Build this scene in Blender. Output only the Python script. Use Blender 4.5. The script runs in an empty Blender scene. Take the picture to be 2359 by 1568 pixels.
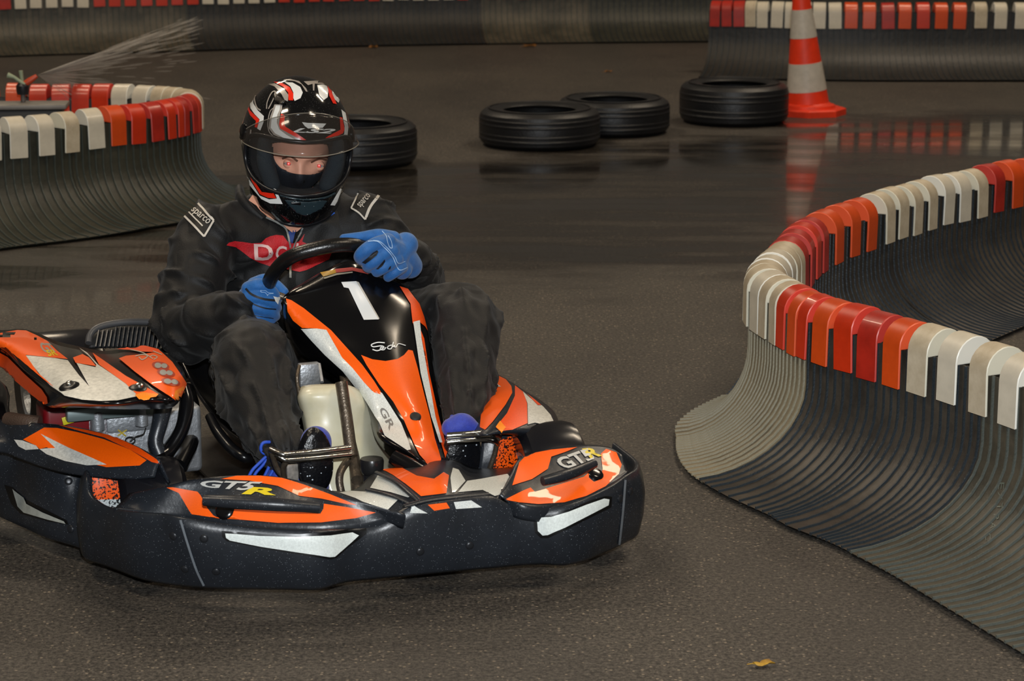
import bpy, bmesh, math, random
import numpy as np
from mathutils import Vector, Matrix, noise
from mathutils.bvhtree import BVHTree
random.seed(7)
S = bpy.context.scene
COL = S.collection
PI = math.pi

# ------------------------------------------------------------------ camera
F_PX, CAM_H = 5500.0, 1.56
PITCH = math.atan(1231 / 5500.0)
cp, sp = math.cos(PITCH), math.sin(PITCH)
CX, CY = 1179.5, 784.0
cam_d = bpy.data.cameras.new('camera')
cam = bpy.data.objects.new('camera', cam_d); COL.objects.link(cam)
cam.location = (0, 0, CAM_H)
cam.rotation_euler = (PI / 2 - PITCH, 0, 0)
cam_d.sensor_fit = 'HORIZONTAL'; cam_d.sensor_width = 23.5
cam_d.lens = F_PX / 2359 * 23.5
cam_d.clip_end = 200
cam_d.dof.use_dof = True; cam_d.dof.focus_distance = 5.4; cam_d.dof.aperture_fstop = 6.3
S.camera = cam

# ------------------------------------------------------------------ light: dim hall, ceiling lamps, camera flash
S.view_settings.view_transform = 'Standard'; S.view_settings.look = 'None'
S.view_settings.gamma = 1.0; S.view_settings.use_curve_mapping = False
S.view_settings.exposure = 0.0
try: S.cycles.use_denoising = True
except Exception: pass
wd = bpy.data.worlds.new('hall'); S.world = wd; wd.use_nodes = True
wd.node_tree.nodes['Background'].inputs[0].default_value = (0.10, 0.085, 0.068, 1)
wd.node_tree.nodes['Background'].inputs[1].default_value = 0.55

def area(name, loc, rot, sx, sy, power, color):
    l = bpy.data.lights.new(name, 'AREA'); l.shape = 'RECTANGLE'; l.size = sx; l.size_y = sy
    l.energy = power; l.color = color
    o = bpy.data.objects.new(name, l); COL.objects.link(o); o.location = loc; o.rotation_euler = rot
    return o
for i, (x, y) in enumerate([(-3.2, 3.5), (3.2, 3.5), (-3.2, 8.5), (3.2, 8.5), (-3.2, 13.5), (3.2, 13.5)]):
    area('ceiling_light', (x, y, 6.0), (0, 0, 0), 1.6, 0.5, 118, (1.0, 0.83, 0.62))
fl = area('camera_flash', (0.05, -0.03, 1.80), (PI / 2 - PITCH - 0.0, 0, 0), 0.09, 0.06, 210, (0.93, 0.97, 1.0))

# ------------------------------------------------------------------ helpers
def lin(h):
    if isinstance(h, str):
        v = [int(h[i:i + 2], 16) / 255 for i in (0, 2, 4)]
    else: v = h
    return tuple(c / 12.92 if c <= .04045 else ((c + .055) / 1.055) ** 2.4 for c in v) + (1,)

def ray(x, y):
    u, v = x - CX, y - CY
    return np.array([u, F_PX * cp - v * sp, -F_PX * sp - v * cp])
CAMP = np.array([0, 0, CAM_H])
def G(x, y, z=0.0):
    d = ray(x, y); return CAMP + d * (z - CAM_H) / d[2]
def proj(P):
    d = np.array(P, float) - CAMP
    Zc = d[1] * cp - d[2] * sp
    return CX + F_PX * d[0] / Zc, CY - F_PX * (d[1] * sp + d[2] * cp) / Zc
# kart frame: x forward, y to the driver's left, z up
KO = np.array([-.19, 4.885, 0]); KA = math.radians(22)
KF = np.array([math.sin(KA), -math.cos(KA), 0]); KL = np.array([math.cos(KA), math.sin(KA), 0])
def K(px, py, x=None, y=None, z=None):
    d = ray(px, py)
    if z is not None: P = CAMP + d * (z - CAM_H) / d[2]
    elif x is not None: P = CAMP + d * ((x - (CAMP - KO) @ KF) / (d @ KF))
    else: P = CAMP + d * ((y - (CAMP - KO) @ KL) / (d @ KL))
    r = P - KO
    return Vector((r @ KF, r @ KL, r[2]))
def Wk(p): return Vector(KO + KF * p[0] + KL * p[1] + np.array([0, 0, 1.]) * p[2])

def tag(o, label=None, cat=None, group=None, kind=None):
    if label: o['label'] = label
    if cat: o['category'] = cat
    if group: o['group'] = group
    if kind: o['kind'] = kind
    return o
def empty(name, loc=(0, 0, 0), rz=0, **k):
    o = bpy.data.objects.new(name, None); COL.objects.link(o)
    o.location = loc; o.rotation_euler = (0, 0, rz); o.empty_display_size = .1
    return tag(o, **k)
def link(name, me, mat=None, parent=None, smooth=True):
    if mat is not None:
        me.materials.clear(); me.materials.append(mat)
    o = bpy.data.objects.new(name, me); COL.objects.link(o)
    if parent: o.parent = parent
    if smooth:
        me.polygons.foreach_set('use_smooth', [True] * len(me.polygons))
    return o
def mesh(name, V, Fc, mat=None, parent=None, smooth=True, fix=True):
    me = bpy.data.meshes.new(name)
    me.from_pydata([tuple(v) for v in V], [], [tuple(f) for f in Fc]); me.update()
    if fix:
        bm = bmesh.new(); bm.from_mesh(me)
        bmesh.ops.remove_doubles(bm, verts=bm.verts, dist=1e-6)
        bmesh.ops.recalc_face_normals(bm, faces=bm.faces); bm.to_mesh(me); bm.free()
    return link(name, me, mat, parent, smooth)
def bake(o):
    dg = bpy.context.evaluated_depsgraph_get(); dg.update()
    me = bpy.data.meshes.new_from_object(o.evaluated_get(dg), depsgraph=dg)
    o.modifiers.clear(); o.data = me
    return o
def mod(o, t, **k):
    m = o.modifiers.new(t, t)
    for a, b in k.items(): setattr(m, a, b)
    return m
def sharp(o, ang=40):
    me = o.data
    try:
        me.polygons.foreach_set('use_smooth', [True] * len(me.polygons))
        bm = bmesh.new(); bm.from_mesh(me)
        for e in bm.edges:
            if len(e.link_faces) == 2 and e.calc_face_angle(0) > math.radians(ang): e.smooth = False
        bm.to_mesh(me); bm.free()
    except Exception: pass
    return o
def cr(P, n):                       # interpolating spline resample along axis 0
    P = np.asarray(P, float); k = len(P); out = []
    for i in range(k - 1):
        p1, p2 = P[i], P[i + 1]
        p0 = P[i - 1] if i > 0 else 2 * p1 - p2
        p3 = P[i + 2] if i + 2 < k else 2 * p2 - p1
        for j in range(n):
            t = j / n
            out.append(.5 * (2 * p1 + (p2 - p0) * t + (2 * p0 - 5 * p1 + 4 * p2 - p3) * t * t + (3 * p1 - p0 - 3 * p2 + p3) * t ** 3))
    out.append(P[-1]); return np.array(out)
def loft_vf(rows, close=False, caps=False):
    n, m = len(rows), len(rows[0]); V = [tuple(p) for r in rows for p in r]; Fc = []
    for i in range(n - 1):
        for j in range(m if close else m - 1):
            a, b = i * m + j, i * m + (j + 1) % m
            Fc.append((a, b, b + m, a + m))
    if caps: Fc += [tuple(range(m)), tuple(range((n - 1) * m, n * m))[::-1]]
    return V, Fc
def surf(name, rows, mat, parent, nu=6, nv=5, thick=.004, offset=-1, out=None):
    A = cr(np.array([[tuple(p) for p in r] for r in rows]), nu)
    A = cr(A.transpose(1, 0, 2), nv).transpose(1, 0, 2)
    V, Fc = loft_vf(A)
    o = mesh(name, V, Fc, mat, parent, fix=False)
    if out is not None:                    # make normals face 'out'
        s = sum((p.normal.dot(Vector(out)) for p in o.data.polygons))
        if s < 0: o.data.flip_normals()
    if thick: mod(o, 'SOLIDIFY', thickness=thick, offset=offset); bake(o)
    return o
def tube_vf(P, r, seg=10, closed=False, flat=None):
    P = [Vector(p) for p in P]; n = len(P); rows = []
    R = r if hasattr(r, '__len__') else [r] * n
    up = None
    for i in range(n):
        a = P[i - 1] if (i > 0 or closed) else P[i]; b = P[(i + 1) % n] if (i < n - 1 or closed) else P[i]
        t = (b - a).normalized()
        if up is None:
            up = Vector((0, 0, 1)) if abs(t.z) < .9 else Vector((1, 0, 0))
        up = (up - t * up.dot(t)).normalized(); s = t.cross(up)
        fx = flat if flat else 1
        rows.append([P[i] + (s * math.cos(q) + up * math.sin(q) * fx) * R[i] for q in (2 * PI * k / seg for k in range(seg))])
    if closed: rows.append(rows[0])
    return loft_vf(rows, True, not closed)
def tube(name, P, r, mat, parent, seg=10, closed=False, n=0, flat=None):
    if n: P = cr([tuple(p) for p in P], n)
    if n and hasattr(r, '__len__'): r = cr(np.array(r)[:, None], n)[:, 0]
    V, Fc = tube_vf(P, r, seg, closed, flat)
    return sharp(mesh(name, V, Fc, mat, parent), 50)
def join_vf(L):
    V, Fc = [], []
    for v, f in L:
        k = len(V); V += [tuple(p) for p in v]; Fc += [tuple(i + k for i in q) for q in f]
    return V, Fc
def box_vf(c, h, R=None):
    V = []
    for sx in (-1, 1):
        for sy in (-1, 1):
            for sz in (-1, 1):
                p = Vector((sx * h[0], sy * h[1], sz * h[2]))
                if R is not None: p = R @ p
                V.append(p + Vector(c))
    return V, [(0, 1, 3, 2), (4, 6, 7, 5), (0, 4, 5, 1), (2, 3, 7, 6), (0, 2, 6, 4), (1, 5, 7, 3)]
def box(name, c, h, mat, parent, bev=.003, R=None, seg=2):
    o = mesh(name, *box_vf(c, h, R), mat, parent)
    if bev: mod(o, 'BEVEL', width=bev, segments=seg, limit_method='ANGLE'); bake(o)
    return sharp(o, 35)
def lathe_vf(prof, seg=32, axis='z', c=(0, 0, 0), closed=False):
    rows = []
    pr = list(prof) + ([prof[0]] if closed else [])
    for r, h in pr:
        row = []
        for k in range(seg):
            a = 2 * PI * k / seg; p = (r * math.cos(a), r * math.sin(a), h)
            if axis == 'x': p = (p[2], p[0], p[1])
            if axis == 'y': p = (p[0], p[2], p[1])
            row.append((p[0] + c[0], p[1] + c[1], p[2] + c[2]))
        rows.append(row)
    return loft_vf(rows, True, not closed)
def lathe(name, prof, mat, parent, seg=32, axis='z', c=(0, 0, 0), closed=False, ang=35):
    return sharp(mesh(name, *lathe_vf(prof, seg, axis, c, closed), mat, parent), ang)

# ------------------------------------------------------------------ materials
def M(name, col, rough=.5, metal=0, spec=.5, bump=0, bscale=60, var=0, vscale=8, col2=None, coat=0, alpha=1, sheen=0, trans=0, specks=0, spsc=400, sscol=(1, 1, 1, 1), dark_specks=0):
    m = bpy.data.materials.new(name); m.use_nodes = True
    nt = m.node_tree; N = nt.nodes; L = nt.links; b = N['Principled BSDF']
    c = lin(col)
    b.inputs['Base Color'].default_value = c; b.inputs['Roughness'].default_value = rough
    b.inputs['Metallic'].default_value = metal; b.inputs['Specular IOR Level'].default_value = spec
    b.inputs['Coat Weight'].default_value = coat; b.inputs['Alpha'].default_value = alpha
    b.inputs['Transmission Weight'].default_value = trans
    if sheen: b.inputs['Sheen Weight'].default_value = sheen
    tc = N.new('ShaderNodeTexCoord'); src = None
    if var or col2:
        nz = N.new('ShaderNodeTexNoise'); nz.inputs['Scale'].default_value = vscale; nz.inputs['Detail'].default_value = 6; nz.inputs['Roughness'].default_value = .65
        L.new(tc.outputs['Object'], nz.inputs['Vector'])
        rp = N.new('ShaderNodeValToRGB'); rp.color_ramp.elements[0].position = .32; rp.color_ramp.elements[1].position = .68
        c2 = lin(col2) if col2 else tuple(min(1, x * (1 + var)) for x in c[:3]) + (1,)
        c1 = c if col2 else tuple(x * (1 - var) for x in c[:3]) + (1,)
        rp.color_ramp.elements[0].color = c1; rp.color_ramp.elements[1].color = c2
        L.new(nz.outputs['Fac'], rp.inputs['Fac']); src = rp.outputs['Color']
    if dark_specks:
        vz = N.new('ShaderNodeTexNoise'); vz.inputs['Scale'].default_value = spsc; vz.inputs['Detail'].default_value = 4
        L.new(tc.outputs['Object'], vz.inputs['Vector'])
        r2 = N.new('ShaderNodeValToRGB'); r2.color_ramp.elements[0].position = dark_specks; r2.color_ramp.elements[1].position = dark_specks + .05
        r2.color_ramp.elements[0].color = (.012, .012, .014, 1); r2.color_ramp.elements[1].color = (1, 1, 1, 1)
        mx = N.new('ShaderNodeMixRGB'); mx.blend_type = 'MULTIPLY'; mx.inputs[0].default_value = 1
        if src: L.new(src, mx.inputs[1])
        else: mx.inputs[1].default_value = c
        L.new(vz.outputs['Fac'], r2.inputs['Fac']); L.new(r2.outputs['Color'], mx.inputs[2]); src = mx.outputs['Color']
    if specks:                             # small wet drops / glass beads: bright fine grains
        vo = N.new('ShaderNodeTexVoronoi'); vo.inputs['Scale'].default_value = spsc
        L.new(tc.outputs['Object'], vo.inputs['Vector'])
        sr = N.new('ShaderNodeSeparateColor'); L.new(vo.outputs['Color'], sr.inputs[0])
        m1 = N.new('ShaderNodeMath'); m1.operation = 'GREATER_THAN'; m1.inputs[1].default_value = 1 - specks; L.new(sr.outputs[0], m1.inputs[0])
        m2 = N.new('ShaderNodeMath'); m2.operation = 'LESS_THAN'; m2.inputs[1].default_value = .28; L.new(vo.outputs['Distance'], m2.inputs[0])
        m3 = N.new('ShaderNodeMath'); m3.operation = 'MULTIPLY'; L.new(m1.outputs[0], m3.inputs[0]); L.new(m2.outputs[0], m3.inputs[1])
        mx = N.new('ShaderNodeMixRGB'); L.new(m3.outputs[0], mx.inputs[0]); mx.inputs[2].default_value = sscol
        if src: L.new(src, mx.inputs[1])
        else: mx.inputs[1].default_value = c
        src = mx.outputs['Color']
    if src: L.new(src, b.inputs['Base Color'])
    if bump:
        nb = N.new('ShaderNodeTexNoise'); nb.inputs['Scale'].default_value = bscale; nb.inputs['Detail'].default_value = 5
        L.new(tc.outputs['Object'], nb.inputs['Vector'])
        bp = N.new('ShaderNodeBump'); bp.inputs['Strength'].default_value = bump; bp.inputs['Distance'].default_value = .004
        L.new(nb.outputs['Fac'], bp.inputs['Height']); L.new(bp.outputs[0], b.inputs['Normal'])
    return m
black_pl = M('black_plastic', '1f2329', .34, spec=.5, bump=.12, bscale=90, var=.25, specks=.05, spsc=620, sscol=(.3, .33, .36, 1))
black_gl = M('black_gloss', '0c0c0e', .16, spec=.6)
black_mt = M('black_matt', '141414', .6, bump=.2, bscale=200)
orange = M('orange_vinyl', 'ff5f04', .42, spec=.35, var=.1, vscale=420, coat=.25)
orange_d = M('orange_vinyl_dirty', 'fb5806', .45, spec=.35, var=.1, dark_specks=.44, spsc=210)
orange_y = M('amber_vinyl', 'ff8a10', .42, var=.16, vscale=500, coat=.2)
orange_f = M('dull_orange', 'ea4e06', .42, var=.1, vscale=300)
white_v = M('white_glitter_vinyl', 'd6dad6', .4, spec=.6, var=.2, vscale=330, coat=.2)
white_dirty = M('dirty_white_vinyl', 'c9c8c0', .5, var=.22, vscale=160)
grey_v = M('grey_lettering', '9b9a94', .4)
yellow = M('yellow_print', 'd8c010', .4)
red_p = M('red_print', 'e8240c', .25, coat=.5)
white_p = M('white_print', 'dfe3e4', .25, coat=.4)
tyre = M('tyre_rubber', '131417', .42, bump=.35, bscale=120, var=.3)
chrome = M('worn_chrome', 'c8c6c0', .2, metal=1, bump=.15, bscale=160)
steel = M('stained_steel', '6a5f52', .36, metal=.7, var=.3, vscale=60, bump=.3, bscale=200)
alu = M('cast_aluminium', 'a9adb2', .45, metal=.75, var=.2, vscale=40, bump=.3, bscale=150)

# floor: worn asphalt with a wet band
fm = bpy.data.materials.new('wet_asphalt'); fm.use_nodes = True
nt = fm.node_tree; N = nt.nodes; L = nt.links; b = N['Principled BSDF']
tc = N.new('ShaderNodeTexCoord')
def nz(scale, det=5, rgh=.6, mp=None):
    n = N.new('ShaderNodeTexNoise'); n.inputs['Scale'].default_value = scale; n.inputs['Detail'].default_value = det; n.inputs['Roughness'].default_value = rgh
    if mp:
        q = N.new('ShaderNodeMapping'); q.inputs['Scale'].default_value = mp; L.new(tc.outputs['Object'], q.inputs['Vector']); L.new(q.outputs[0], n.inputs['Vector'])
    else: L.new(tc.outputs['Object'], n.inputs['Vector'])
    return n.outputs['Fac']
def rmp(src, a, b_, c0, c1):
    r = N.new('ShaderNodeValToRGB'); r.color_ramp.elements[0].position = a; r.color_ramp.elements[1].position = b_
    r.color_ramp.elements[0].color = c0; r.color_ramp.elements[1].color = c1; L.new(src, r.inputs['Fac']); return r.outputs['Color']
def mth(op, a, b_=None, c=None):
    m = N.new('ShaderNodeMath'); m.operation = op
    for i, v in enumerate((a, b_, c)):
        if v is None: continue
        if hasattr(v, 'is_linked') or hasattr(v, 'links'): L.new(v, m.inputs[i])
        else: m.inputs[i].default_value = v
    return m.outputs[0]
grain = rmp(nz(105, 4, .9), .42, .64, (.0165, .0148, .0135, 1), (.146, .130, .113, 1))
vo_ = N.new('ShaderNodeTexVoronoi'); vo_.inputs['Scale'].default_value = 120; L.new(tc.outputs['Object'], vo_.inputs['Vector'])
sc_ = N.new('ShaderNodeSeparateColor'); L.new(vo_.outputs['Color'], sc_.inputs[0])
fk_ = mth('MULTIPLY', mth('GREATER_THAN', sc_.outputs[0], .90), mth('LESS_THAN', vo_.outputs['Distance'], .35))
mg_ = N.new('ShaderNodeMixRGB'); L.new(fk_, mg_.inputs[0]); L.new(grain, mg_.inputs[1]); mg_.inputs[2].default_value = (.26, .22, .17, 1); grain = mg_.outputs[0]
blot = rmp(nz(1.1, 6, .65, (1, .6, 1)), .30, .72, (.58, .56, .54, 1), (1.12, 1.08, 1.0, 1))
mx = N.new('ShaderNodeMixRGB'); mx.blend_type = 'MULTIPLY'; mx.inputs[0].default_value = 1
L.new(grain, mx.inputs[1]); L.new(blot, mx.inputs[2])
sxyz = N.new('ShaderNodeSeparateXYZ'); L.new(tc.outputs['Object'], sxyz.inputs[0])
X, Y = sxyz.outputs[0], sxyz.outputs[1]
wob = mth('MULTIPLY', mth('SUBTRACT', nz(.9, 5, .6, (.7, 1.6, 1)), .5), 2.6)
yy = mth('ADD', Y, wob)
# wet band: y from ~7.6 (left further, right nearer) to ~11.4
lo = mth('SMOOTH_MIN', 1, 1, 1) if False else None
lower = mth('SUBTRACT', yy, mth('ADD', mth('MULTIPLY', X, .12), 7.55))
upper = mth('SUBTRACT', mth('ADD', mth('MULTIPLY', X, .55), 11.15), yy)
def sat(v, k): 
    m = mth('MULTIPLY', v, k); m = mth('MINIMUM', m, 1.0); return mth('MAXIMUM', m, 0.0)
wet = mth('MULTIPLY', sat(lower, 1.6), sat(upper, 2.2))
pud = rmp(nz(1.7, 4, .55, (.5, 2.4, 1)), .40, .60, (0, 0, 0, 1), (1, 1, 1, 1))
wet2 = mth('MULTIPLY', wet, mth('ADD', mth('MULTIPLY', pud, .55), .45))
mx2 = N.new('ShaderNodeMixRGB'); mx2.blend_type = 'MULTIPLY'; L.new(wet2, mx2.inputs[0]); L.new(mx.outputs[0], mx2.inputs[1]); mx2.inputs[2].default_value = (.30, .285, .265, 1)
L.new(mx2.outputs[0], b.inputs['Base Color'])
ro = mth('SUBTRACT', .58, mth('MULTIPLY', wet2, .50)); L.new(ro, b.inputs['Roughness'])
bp = N.new('ShaderNodeBump'); bp.inputs['Distance'].default_value = .004
L.new(nz(200, 4, .7), bp.inputs['Height']); L.new(mth('SUBTRACT', .75, mth('MULTIPLY', wet2, .73)), bp.inputs['Strength'])
L.new(bp.outputs[0], b.inputs['Normal'])
b.inputs['Specular IOR Level'].default_value = .5
L.new(mth('MINIMUM', mth('MULTIPLY', wet2, 1.1), 1.0), b.inputs['Coat Weight']); b.inputs['Coat Roughness'].default_value = .07
fo = mesh('floor', [(-14, -3, 0), (14, -3, 0), (14, 26, 0), (-14, 26, 0)], [(0, 1, 2, 3)], fm, smooth=False)
tag(fo, kind='structure')

# ------------------------------------------------------------------ barriers
def strip_mat(name, c1, c2, rough=.5):
    return M(name, c1, rough, bump=.5, bscale=35, col2=c2, vscale=6, dark_specks=0)
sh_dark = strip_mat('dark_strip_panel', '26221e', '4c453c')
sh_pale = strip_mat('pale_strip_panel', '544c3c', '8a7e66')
sh_mid = strip_mat('olive_strip_panel', '302e26', '544d40')
sh_olive = strip_mat('olive_dark_panel', '23241d', '3b3a2f')
sh_far = strip_mat('far_dark_panel', '1a1917', '2b2825')
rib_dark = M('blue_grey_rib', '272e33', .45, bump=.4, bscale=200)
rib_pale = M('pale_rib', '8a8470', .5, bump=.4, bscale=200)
rib_olive = M('olive_rib', '3e443f', .5, bump=.4, bscale=200)
rib_mid = M('grey_green_rib', '4e524c', .5, bump=.4, bscale=200)
cap_mats = {
 'r': M('red_cap_plastic', 'c2300f', .36, var=.2, vscale=9, coat=.2),
 'o': M('orange_cap_plastic', 'cc4812', .36, var=.18, vscale=9, coat=.2),
 'd': M('dull_red_cap_plastic', 'a62416', .4, var=.25, vscale=12, coat=.15),
 'w': M('white_cap_plastic', 'c8c0ae', .4, var=.1, vscale=14, coat=.15),
 'b': M('weathered_white_cap', 'ab9d84', .45, col2='c9bda6', vscale=16),
}
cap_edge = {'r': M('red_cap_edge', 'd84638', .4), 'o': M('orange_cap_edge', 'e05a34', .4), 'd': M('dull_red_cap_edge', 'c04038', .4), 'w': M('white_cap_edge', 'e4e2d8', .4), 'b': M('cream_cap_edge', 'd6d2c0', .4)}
CR = .056
def cap_mesh(k):
    w = .032; t = .006
    prof = []
    n = 12
    out_ = [(CR, -.15)] + [(CR * math.cos(PI * i / n), -CR + CR * math.sin(PI * i / n)) for i in range(n + 1)] + [(-CR, -.15)]
    inn = [(-CR + t, -.15), (-CR + t, -CR - .004), (CR - t, -CR - .004), (CR - t, -.15)]
    ring = out_ + inn
    m = len(ring)
    V = [(-w, a, z) for a, z in ring] + [(w, a, z) for a, z in ring]
    Fc = [(i, (i + 1) % m, (i + 1) % m + m, i + m) for i in range(m)]
    no = len(out_)
    # end faces: legs + half disc
    for s in (0, m):
        Fc.append(tuple(s + i for i in [0, 1, m - 2, m - 1]))
        Fc.append(tuple(s + i for i in [no - 2, no - 1, no, no + 1]))
        Fc.append(tuple(s + i for i in list(range(1, no - 1)) + [no + 1, m - 2]))
    me = bpy.data.meshes.new('cap'); me.from_pydata(V, [], Fc)
    bm = bmesh.new(); bm.from_mesh(me); bmesh.ops.recalc_face_normals(bm, faces=bm.faces)
    es = [e for e in bm.edges if abs(e.verts[0].co.x - e.verts[1].co.x) < 1e-6 and len(e.link_faces) == 2 and e.calc_face_angle(0) > 1.2]
    bmesh.ops.bevel(bm, geom=es, offset=.002, segments=1, affect='EDGES')
    for f in bm.faces: f.smooth = True
    for e in bm.edges:
        if len(e.link_faces) == 2 and e.calc_face_angle(0) > .6: e.smooth = False
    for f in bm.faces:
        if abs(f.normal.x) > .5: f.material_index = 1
    bm.to_mesh(me); bm.free(); me.materials.append(cap_mats[k]); me.materials.append(cap_edge[k]); return me
caps = {k: cap_mesh(k) for k in cap_mats}
ZT = .43
def prof_pts(flare, n=9):
    P = [(0, ZT - CR - .004), (0, .30), (0, .215)]
    for i in range(1, n + 1):
        q = PI / 2 * i / n
        P.append((flare * (1 - math.cos(q)), .203 * (1 - math.sin(q)) + .012))
    return P
WD = .33
def rib_mesh(mat):
    P = prof_pts(WD); rows = []
    for i, (d, z) in enumerate(P):
        a = P[max(0, i - 1)]; c = P[min(len(P) - 1, i + 1)]
        tx, tz = c[0] - a[0], c[1] - a[1]; l = math.hypot(tx, tz); nx, nzz = -tz / l, tx / l
        if nx < 0: nx, nzz = -nx, -nzz
        if nx == 0 and nzz < 0: nzz = -nzz
        r = .0026
        rows.append([(s * r * f, d + nx * h, z + nzz * h) for s, f, h in ((-1, 1.2, -.002), (-1, .8, .0046), (1, .8, .0046), (1, 1.2, -.002))])
    V, Fc = loft_vf(rows, True, True)
    me = bpy.data.meshes.new('rib'); me.from_pydata([tuple(v) for v in V], [], Fc); me.update()
    bm = bmesh.new(); bm.from_mesh(me); bmesh.ops.recalc_face_normals(bm, faces=bm.faces); bm.to_mesh(me); bm.free()
    me.materials.append(mat); return me
ribs = {id(m): rib_mesh(m) for m in (rib_dark, rib_pale, rib_mid, rib_olive)}

class Path:
    def __init__(s, pts):
        P = cr(np.array(pts)[:, :2], 8)
        for _ in range(6): P[1:-1] = .25 * P[:-2] + .5 * P[1:-1] + .25 * P[2:]
        d = np.r_[0, np.cumsum(np.hypot(*np.diff(P, axis=0).T))]
        s.P, s.d, s.L = P, d, d[-1]
    def at(s, t):
        t = min(max(t, 0), s.L)
        f = lambda q: np.array([np.interp(q, s.d, s.P[:, 0]), np.interp(q, s.d, s.P[:, 1])])
        p = f(t); a, b_ = f(max(0, t - .03)), f(min(s.L, t + .03)); v = (b_ - a) / np.hypot(*(b_ - a))
        return p, v, np.array([-v[1], v[0]])      # point, direction, left normal
def barrier(path, outer, name, label, seg_list, cap_list, rib_step, tint, flare_in, sides=(1, -1), cap_scale=1.0, rib_objs=True, grp=None, rng=None, flare_out=lambda s: 1.0):
    """outer: +1 when the track side lies left of the path direction."""
    root = empty(name, (float(path.P[0][0]), float(path.P[0][1]), 0), label=label, cat='barrier', group=grp)
    off = Vector((float(path.P[0][0]), float(path.P[0][1]), 0))
    stuff = {}
    for side in sides:
        for (s0, s1, mat, rmat, step, bulge) in seg_list:
            n = max(2, int((s1 - s0) / .05)); rows = []
            for i in range(n + 1):
                s = s0 + (s1 - s0) * i / n; p, v, nl = path.at(s)
                fl = WD * (flare_out(s) if side == 1 else flare_in(s))
                row = []
                for d, z in prof_pts(1.0):
                    dd = .037 + bulge + d * fl
                    q = p + nl * outer * side * dd
                    row.append((q[0] - off.x, q[1] - off.y, z + bulge * .3))
                for d, z in prof_pts(1.0)[::-1]:
                    dd = .033 + bulge + d * (fl - .006)
                    q = p + nl * outer * side * dd
                    row.append((q[0] - off.x, q[1] - off.y, z - .008 if d > .5 else z))
                rows.append(row)
            V, Fc = loft_vf(rows, True, True)
            sharp(mesh('strip_panel', V, Fc, mat, root), 60)
            s = s0 + step / 2
            while s < s1:
                if rng and not (rng[0] < s < rng[1]): s += step; continue
                p, v, nl = path.at(s); q = p + nl * outer * side * (.037 + bulge)
                d = nl * outer * side
                fl = flare_out(s) if side == 1 else max(.02, flare_in(s))
                rot = math.atan2(d[1], d[0]) - PI / 2
                if rib_objs:
                    o = bpy.data.objects.new('rib', ribs[id(rmat)]); COL.objects.link(o); o.parent = root
                    o.location = (q[0] - off.x, q[1] - off.y, bulge * .3); o.rotation_euler = (0, 0, rot); o.scale = (1, fl, 1)
                else:
                    Mx = Matrix.Translation((q[0] - off.x, q[1] - off.y, bulge * .3)) @ Matrix.Rotation(rot, 4, 'Z') @ Matrix.Diagonal((1, fl, 1, 1))
                    me = ribs[id(rmat)]
                    stuff.setdefault(id(rmat), (rmat, []))[1].append(([tuple(Mx @ v_.co) for v_ in me.vertices], [tuple(f.vertices) for f in me.polygons]))
                s += step
    for rm, Ls in stuff.values():
        tag(mesh('ribs', *join_vf(Ls), rm, root, fix=False, smooth=False), kind='stuff')
    ss_ = sorted(c[0] for c in cap_list)
    for (s, k) in cap_list:
        gap = min([abs(s - q) for q in ss_ if q != s] + [1])
        p, v, nl = path.at(s)
        o = bpy.data.objects.new('cap', caps[k]); COL.objects.link(o); o.parent = root
        o.location = (p[0] - off.x, p[1] - off.y, ZT + random.uniform(-.003, .003))
        o.scale = (min(cap_scale, max(.5, .9 * gap / .064)), 1, 1)
        o.rotation_euler = (random.uniform(-.02, .02), random.uniform(-.03, .03), math.atan2(v[1], v[0]) + random.uniform(-.04, .04))
    return root
def s_at(path, px, dd, s0, s1, z=.36):
    """arc length in [s0,s1] at which the face at offset dd shows at px (monotone there)"""
    ss = np.linspace(s0, s1, 400); best = min(ss, key=lambda s: abs(proj((*(path.at(s)[0] + path.at(s)[2] * dd), z))[0] - px)); return float(best)

# right hairpin barrier
top = [(2500, 862), (2420, 831), (2341, 804), (2268, 780), (2203, 761), (2134, 744), (2084, 729), (2023, 714), (1958, 698), (1914, 684), (1880, 672), (1851, 660), (1824, 646), (1802, 633), (1784, 623), (1769, 614), (1765, 603), (1771, 591), (1783, 579), (1798, 564), (1809, 551), (1822, 536), (1838, 520), (1858, 503), (1893, 485), (1927, 471), (1966, 458), (2000, 447), (2060, 430), (2130, 410), (2200, 395), (2280, 378), (2359, 363), (2480, 345)]
tw = [G(*q, z=ZT) for q in top]
pr = Path([tw[0] + (tw[0] - tw[1]) * k for k in (9, 6, 3)] + tw)
i_ap = int(np.argmin(pr.P[:, 0])); s_ap = float(pr.d[i_ap])
near = [1777, 1798, 1823, 1850, 1890, 1939, 1994, 2052, 2114, 2179, 2248, 2320, 2392, 2470]
near_k = 'b' + 'rorordo' + 'bwbwbw'
cl = [(s_at(pr, px, .056, 0, s_ap - .02), k) for px, k in zip(near, near_k)]
_s = min(c[0] for c in cl) - .1; _n = 0
while _s > .05:
    cl.append((_s, 'wbbwooroorowwbb'[_n % 15])); _s -= .1; _n += 1
back = [1859, 1874, 1888, 1904, 1937, 1975, 2014, 2053, 2085, 2118, 2152, 2190, 2228, 2266, 2305, 2348, 2395, 2440]
back_k = 'ddrdooo' + 'bbbbwwb' + 'dood'
cb = [(s_at(pr, px, -.056, s_ap + .1, pr.L), k) for px, k in zip(back, back_k)]
sa, sb = max(c[0] for c in cl), cb[0][0]
mid = [(sa + (sb - sa) * (i + 1) / 9, 'bwbbwwb'[i % 7]) for i in range(8)]
s_e1 = s_at(pr, 1850, .05, 0, s_ap - .02, .25); s_e0 = s_at(pr, 2252, .05, 0, s_ap - .02, .25)
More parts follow.
